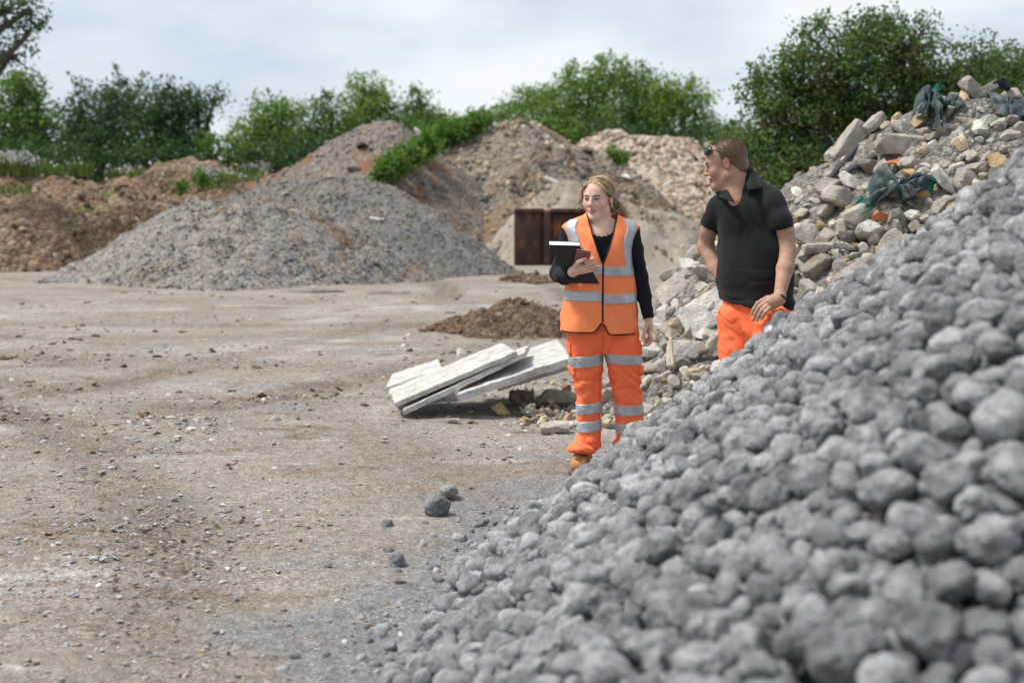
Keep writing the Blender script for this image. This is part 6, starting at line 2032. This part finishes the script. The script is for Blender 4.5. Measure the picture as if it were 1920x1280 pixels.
# trousers
S = Solid(lo, hi, .0035)
S.ecap(Mp(1420, 592, .0), Mp(1420, 560, .0), .190, .176, TM, (1, .66, 1), .04)
S.chain([Mp(1386, 600, .04), Mp(1386, 660, .03), Mp(1388, 730, .03), Mp(1392, 805, .08)], [.098, .090, .078, .080], .03)
S.chain([Mp(1440, 592, -.03), Mp(1440, 612, -.24), Mp(1440, 634, -.42)], [.104, .104, .090], .03)
S.chain([Mp(1440, 634, -.42), Mp(1446, 715, -.34)], [.088, .08], .02)
S.half(Mp(1420, 548), (0, 0, 1), Mp(1320, 560, -.5), Mp(1510, 490, .3), .006)
V, Q = S.mesh()
N = vnormals(V, Q)
hipd = np.linalg.norm((V - Mp(1408, 612, -.1)) / np.array([.18, .3, .14]), axis=1)
wr = 0.010 * np.abs(vnoise(V * np.array([9, 9, 9]) + np.stack([V[:, 2] * 14, V[:, 0] * 0, V[:, 0] * 16], -1), 61)) - .004 + .016 * np.exp(-hipd ** 2) * vnoise(np.stack([V[:, 0] * 26 + V[:, 2] * 18, V[:, 1] * 4, V[:, 2] * 5], -1), 62) + .004 * fbm(V * 14, 2, 63) + .009 * np.clip(.28 - np.abs(vnoise(np.stack([V[:, 0] * 12 + V[:, 2] * 9, V[:, 1] * 8, V[:, 2] * 9 - V[:, 0] * 6], -1), 66)), 0, 1) / .28
V = V + N * wr[:, None]
mt = man.part('trousers', V, Q, M_ORANGE2)
# tape round the thigh: the skin of the trousers between two planes, lifted
a0, a1 = Mp(1440, 592, -.03), Mp(1440, 634, -.42)
axn = (a1 - a0) / np.linalg.norm(a1 - a0)
def ring_of(V, Q, c, axn, w0, w1, rad):
    fc = V[Q].mean(1)
    s = (fc - c) @ axn
    r = np.linalg.norm((fc - c) - s[:, None] * axn, axis=1)
    return (s > w0) & (s < w1) & (r < rad)
N = vnormals(V, Q)
for w0, w1 in ((.31, .385),):
    Vb, Qb = cull(V + N * .003, Q, ring_of(V, Q, a0, axn, w0, w1, .19))
    man.part('reflective_band', Vb, Qb, M_REFL, mt)
c0, c1 = Mp(1386, 660, .03), Mp(1388, 730, .03)
axl = (c1 - c0) / np.linalg.norm(c1 - c0)
for w0, w1 in ((.09, .145),):
    Vb, Qb = cull(V + N * .003, Q, ring_of(V, Q, c0, axl, w0, w1, .13))
    man.part('reflective_band', Vb, Qb, M_REFL, mt)
# short hair
S = Solid(HO - .19, HO + .2, .003)
Hd = lambda p: HO + HM @ (np.array(p) * hs_)
S.ell(Hd((0, .022, .040)), np.array([.0785, .0965, .0830]) * hs_, HM, .01)
S.ell(Hd((0, .070, -.025)), np.array([.052, .042, .05]) * hs_, HM, .03)
S.ell(Hd((0, -.098, -.005)), np.array([.066, .072, .078]) * hs_, HM, .012, True)
for sx in (-1, 1):
    S.ell(Hd((sx * .084, -.034, -.024)), np.array([.03, .036, .040]) * hs_, HM, .008, True)
    S.ell(Hd((sx * .086, .016, -.022)), np.array([.024, .026, .040]) * hs_, HM, .008, True)
S.half(Hd((0, 0, -.058)), HM @ np.array([0, -.25, -1.0]), HO - .19, HO + np.array([.2, .2, .02]))
V, Q = S.mesh()
N = vnormals(V, Q)
V = V + N * (.0010 * vnoise(V * 160, 3))[:, None]
Lm = ((V - HO) @ HM) / hs_
hcol = np.array([0.105, 0.064, 0.036])[None] * (1 + .22 * fbm(V * 60, 2, 4))[:, None]
fade = np.clip((.05 - Lm[:, 2]) / .08, 0, 1)[:, None] * .25             # shaved shorter towards the neck, skin showing through
hcol = hcol * (1 - fade) + np.array(mb) * .85 * fade
its, cols = [(V, Q)], [hcol]
ri = rh.choice(len(V), min(len(V), 6000), replace=False)
for i in ri:
    if Lm[i, 2] < .0: continue
    ln = .002 + .005 * np.clip((Lm[i, 2] - .02) / .08, 0, 1)
    d = N[i] + rh.normal(size=3) * .3 + HM @ np.array([0, -.3, .25])
    d /= np.linalg.norm(d)
    t = tube([V[i] - N[i] * .002, V[i] + d * ln], [.0008, .0003], 3, False)
    its.append(t); cols.append(np.repeat((np.array([0.145, 0.09, 0.05]) * rh.uniform(.7, 1.35))[None], len(t[0]), 0))
V_, F_ = merge(its)
man.part('hair', V_, F_, M_HAIR, col=np.concatenate(cols))

# wristband
wc, wa = Mp(1441, 552, -.30), Mp(1457, 505, -.22) - Mp(1440, 552, -.30)
wa /= np.linalg.norm(wa)
u_ = np.cross(wa, [0, 1, 0]); u_ /= np.linalg.norm(u_); v_ = np.cross(wa, u_)
P = np.array([[wc + wa * s_ + (.034 + .002 * (abs(s_) < .006)) * (math.cos(t_) * u_ + math.sin(t_) * v_) for t_ in np.linspace(0, 2 * math.pi, 40, endpoint=False)] for s_ in (-.008, -.0075, 0, .0075, .008)])
P[0] = P[0] * .9 + wc * .1; P[-1] = P[-1] * .9 + wc * .1
man.part('wristband', P.reshape(-1, 3), grid_closed(5, 40).reshape(-1, 4), flat_mat('rubber_band', (0.015, 0.015, 0.017), 0.5))
# work boots (behind the heap)
for c_, yaw in ((Mp(1390, 815, .06), -45), (Mp(1446, 720, -.36), -30)):
    B0 = np.array(c_); B0[2] = max(B0[2] - .09, 0)
    Mb = rz(yaw)
    S = Solid(B0 - np.array([.24, .3, .03]), B0 + np.array([.24, .24, .24]), .005)
    S.cap(B0 + np.array([0, 0, .17]), B0 + np.array([0, 0, .06]), .055, .05, .03)
    S.cap(B0 + np.array([0, 0, .05]), B0 + Mb @ np.array([0, -.16, .045]), .05, .045, .03)
    S.half(B0 + np.array([0, 0, .01]), (0, 0, -1), B0 - np.array([.25, .3, .04]), B0 + np.array([.25, .25, .01]))
    man.part('boot', *S.mesh(), M_LEATHER)

# sunglasses pushed up on his head
M_LENS = flat_mat('dark_lens', (0.012, 0.012, 0.014), 0.12, 0.6)
M_GOLD = flat_mat('brass_frame', (0.45, 0.30, 0.10), 0.35, 0.5, 0.1, metal=0.6)
M_TEMPLE = flat_mat('dark_brass_temple', (0.07, 0.05, 0.025), 0.35, 0.5, 0.3)
sg = Thing('sunglasses', Hd((0, -.09, .075)), 'dark wraparound sunglasses pushed up on the man\'s forehead', 'sunglasses')
for sx in (-1, 1):
    S = Solid(HO - .16, HO + .2, .0025)
    S.ell(Hd((sx * .037, -.069, .083)), np.array([.040, .016, .027]) * hs_, HM @ rz(sx * 22) @ np.array(Matrix.Rotation(R(-32), 3, 'X')), .004)
    sg.part('lens', *S.mesh(), M_LENS)
    tp = spline([Hd((sx * .066, -.064, .090)), Hd((sx * .081, -.030, .074)), Hd((sx * .087, .010, .052)), Hd((sx * .087, .040, .026))], 14)
    sg.part('temple', *tube(tp, .0036, 6), M_TEMPLE)
    tp = spline([Hd((sx * .004, -.092, .094)), Hd((sx * .036, -.084, .102)), Hd((sx * .068, -.064, .092))], 12)
    sg.part('frame', *tube(tp, .0026, 6), M_LENS)
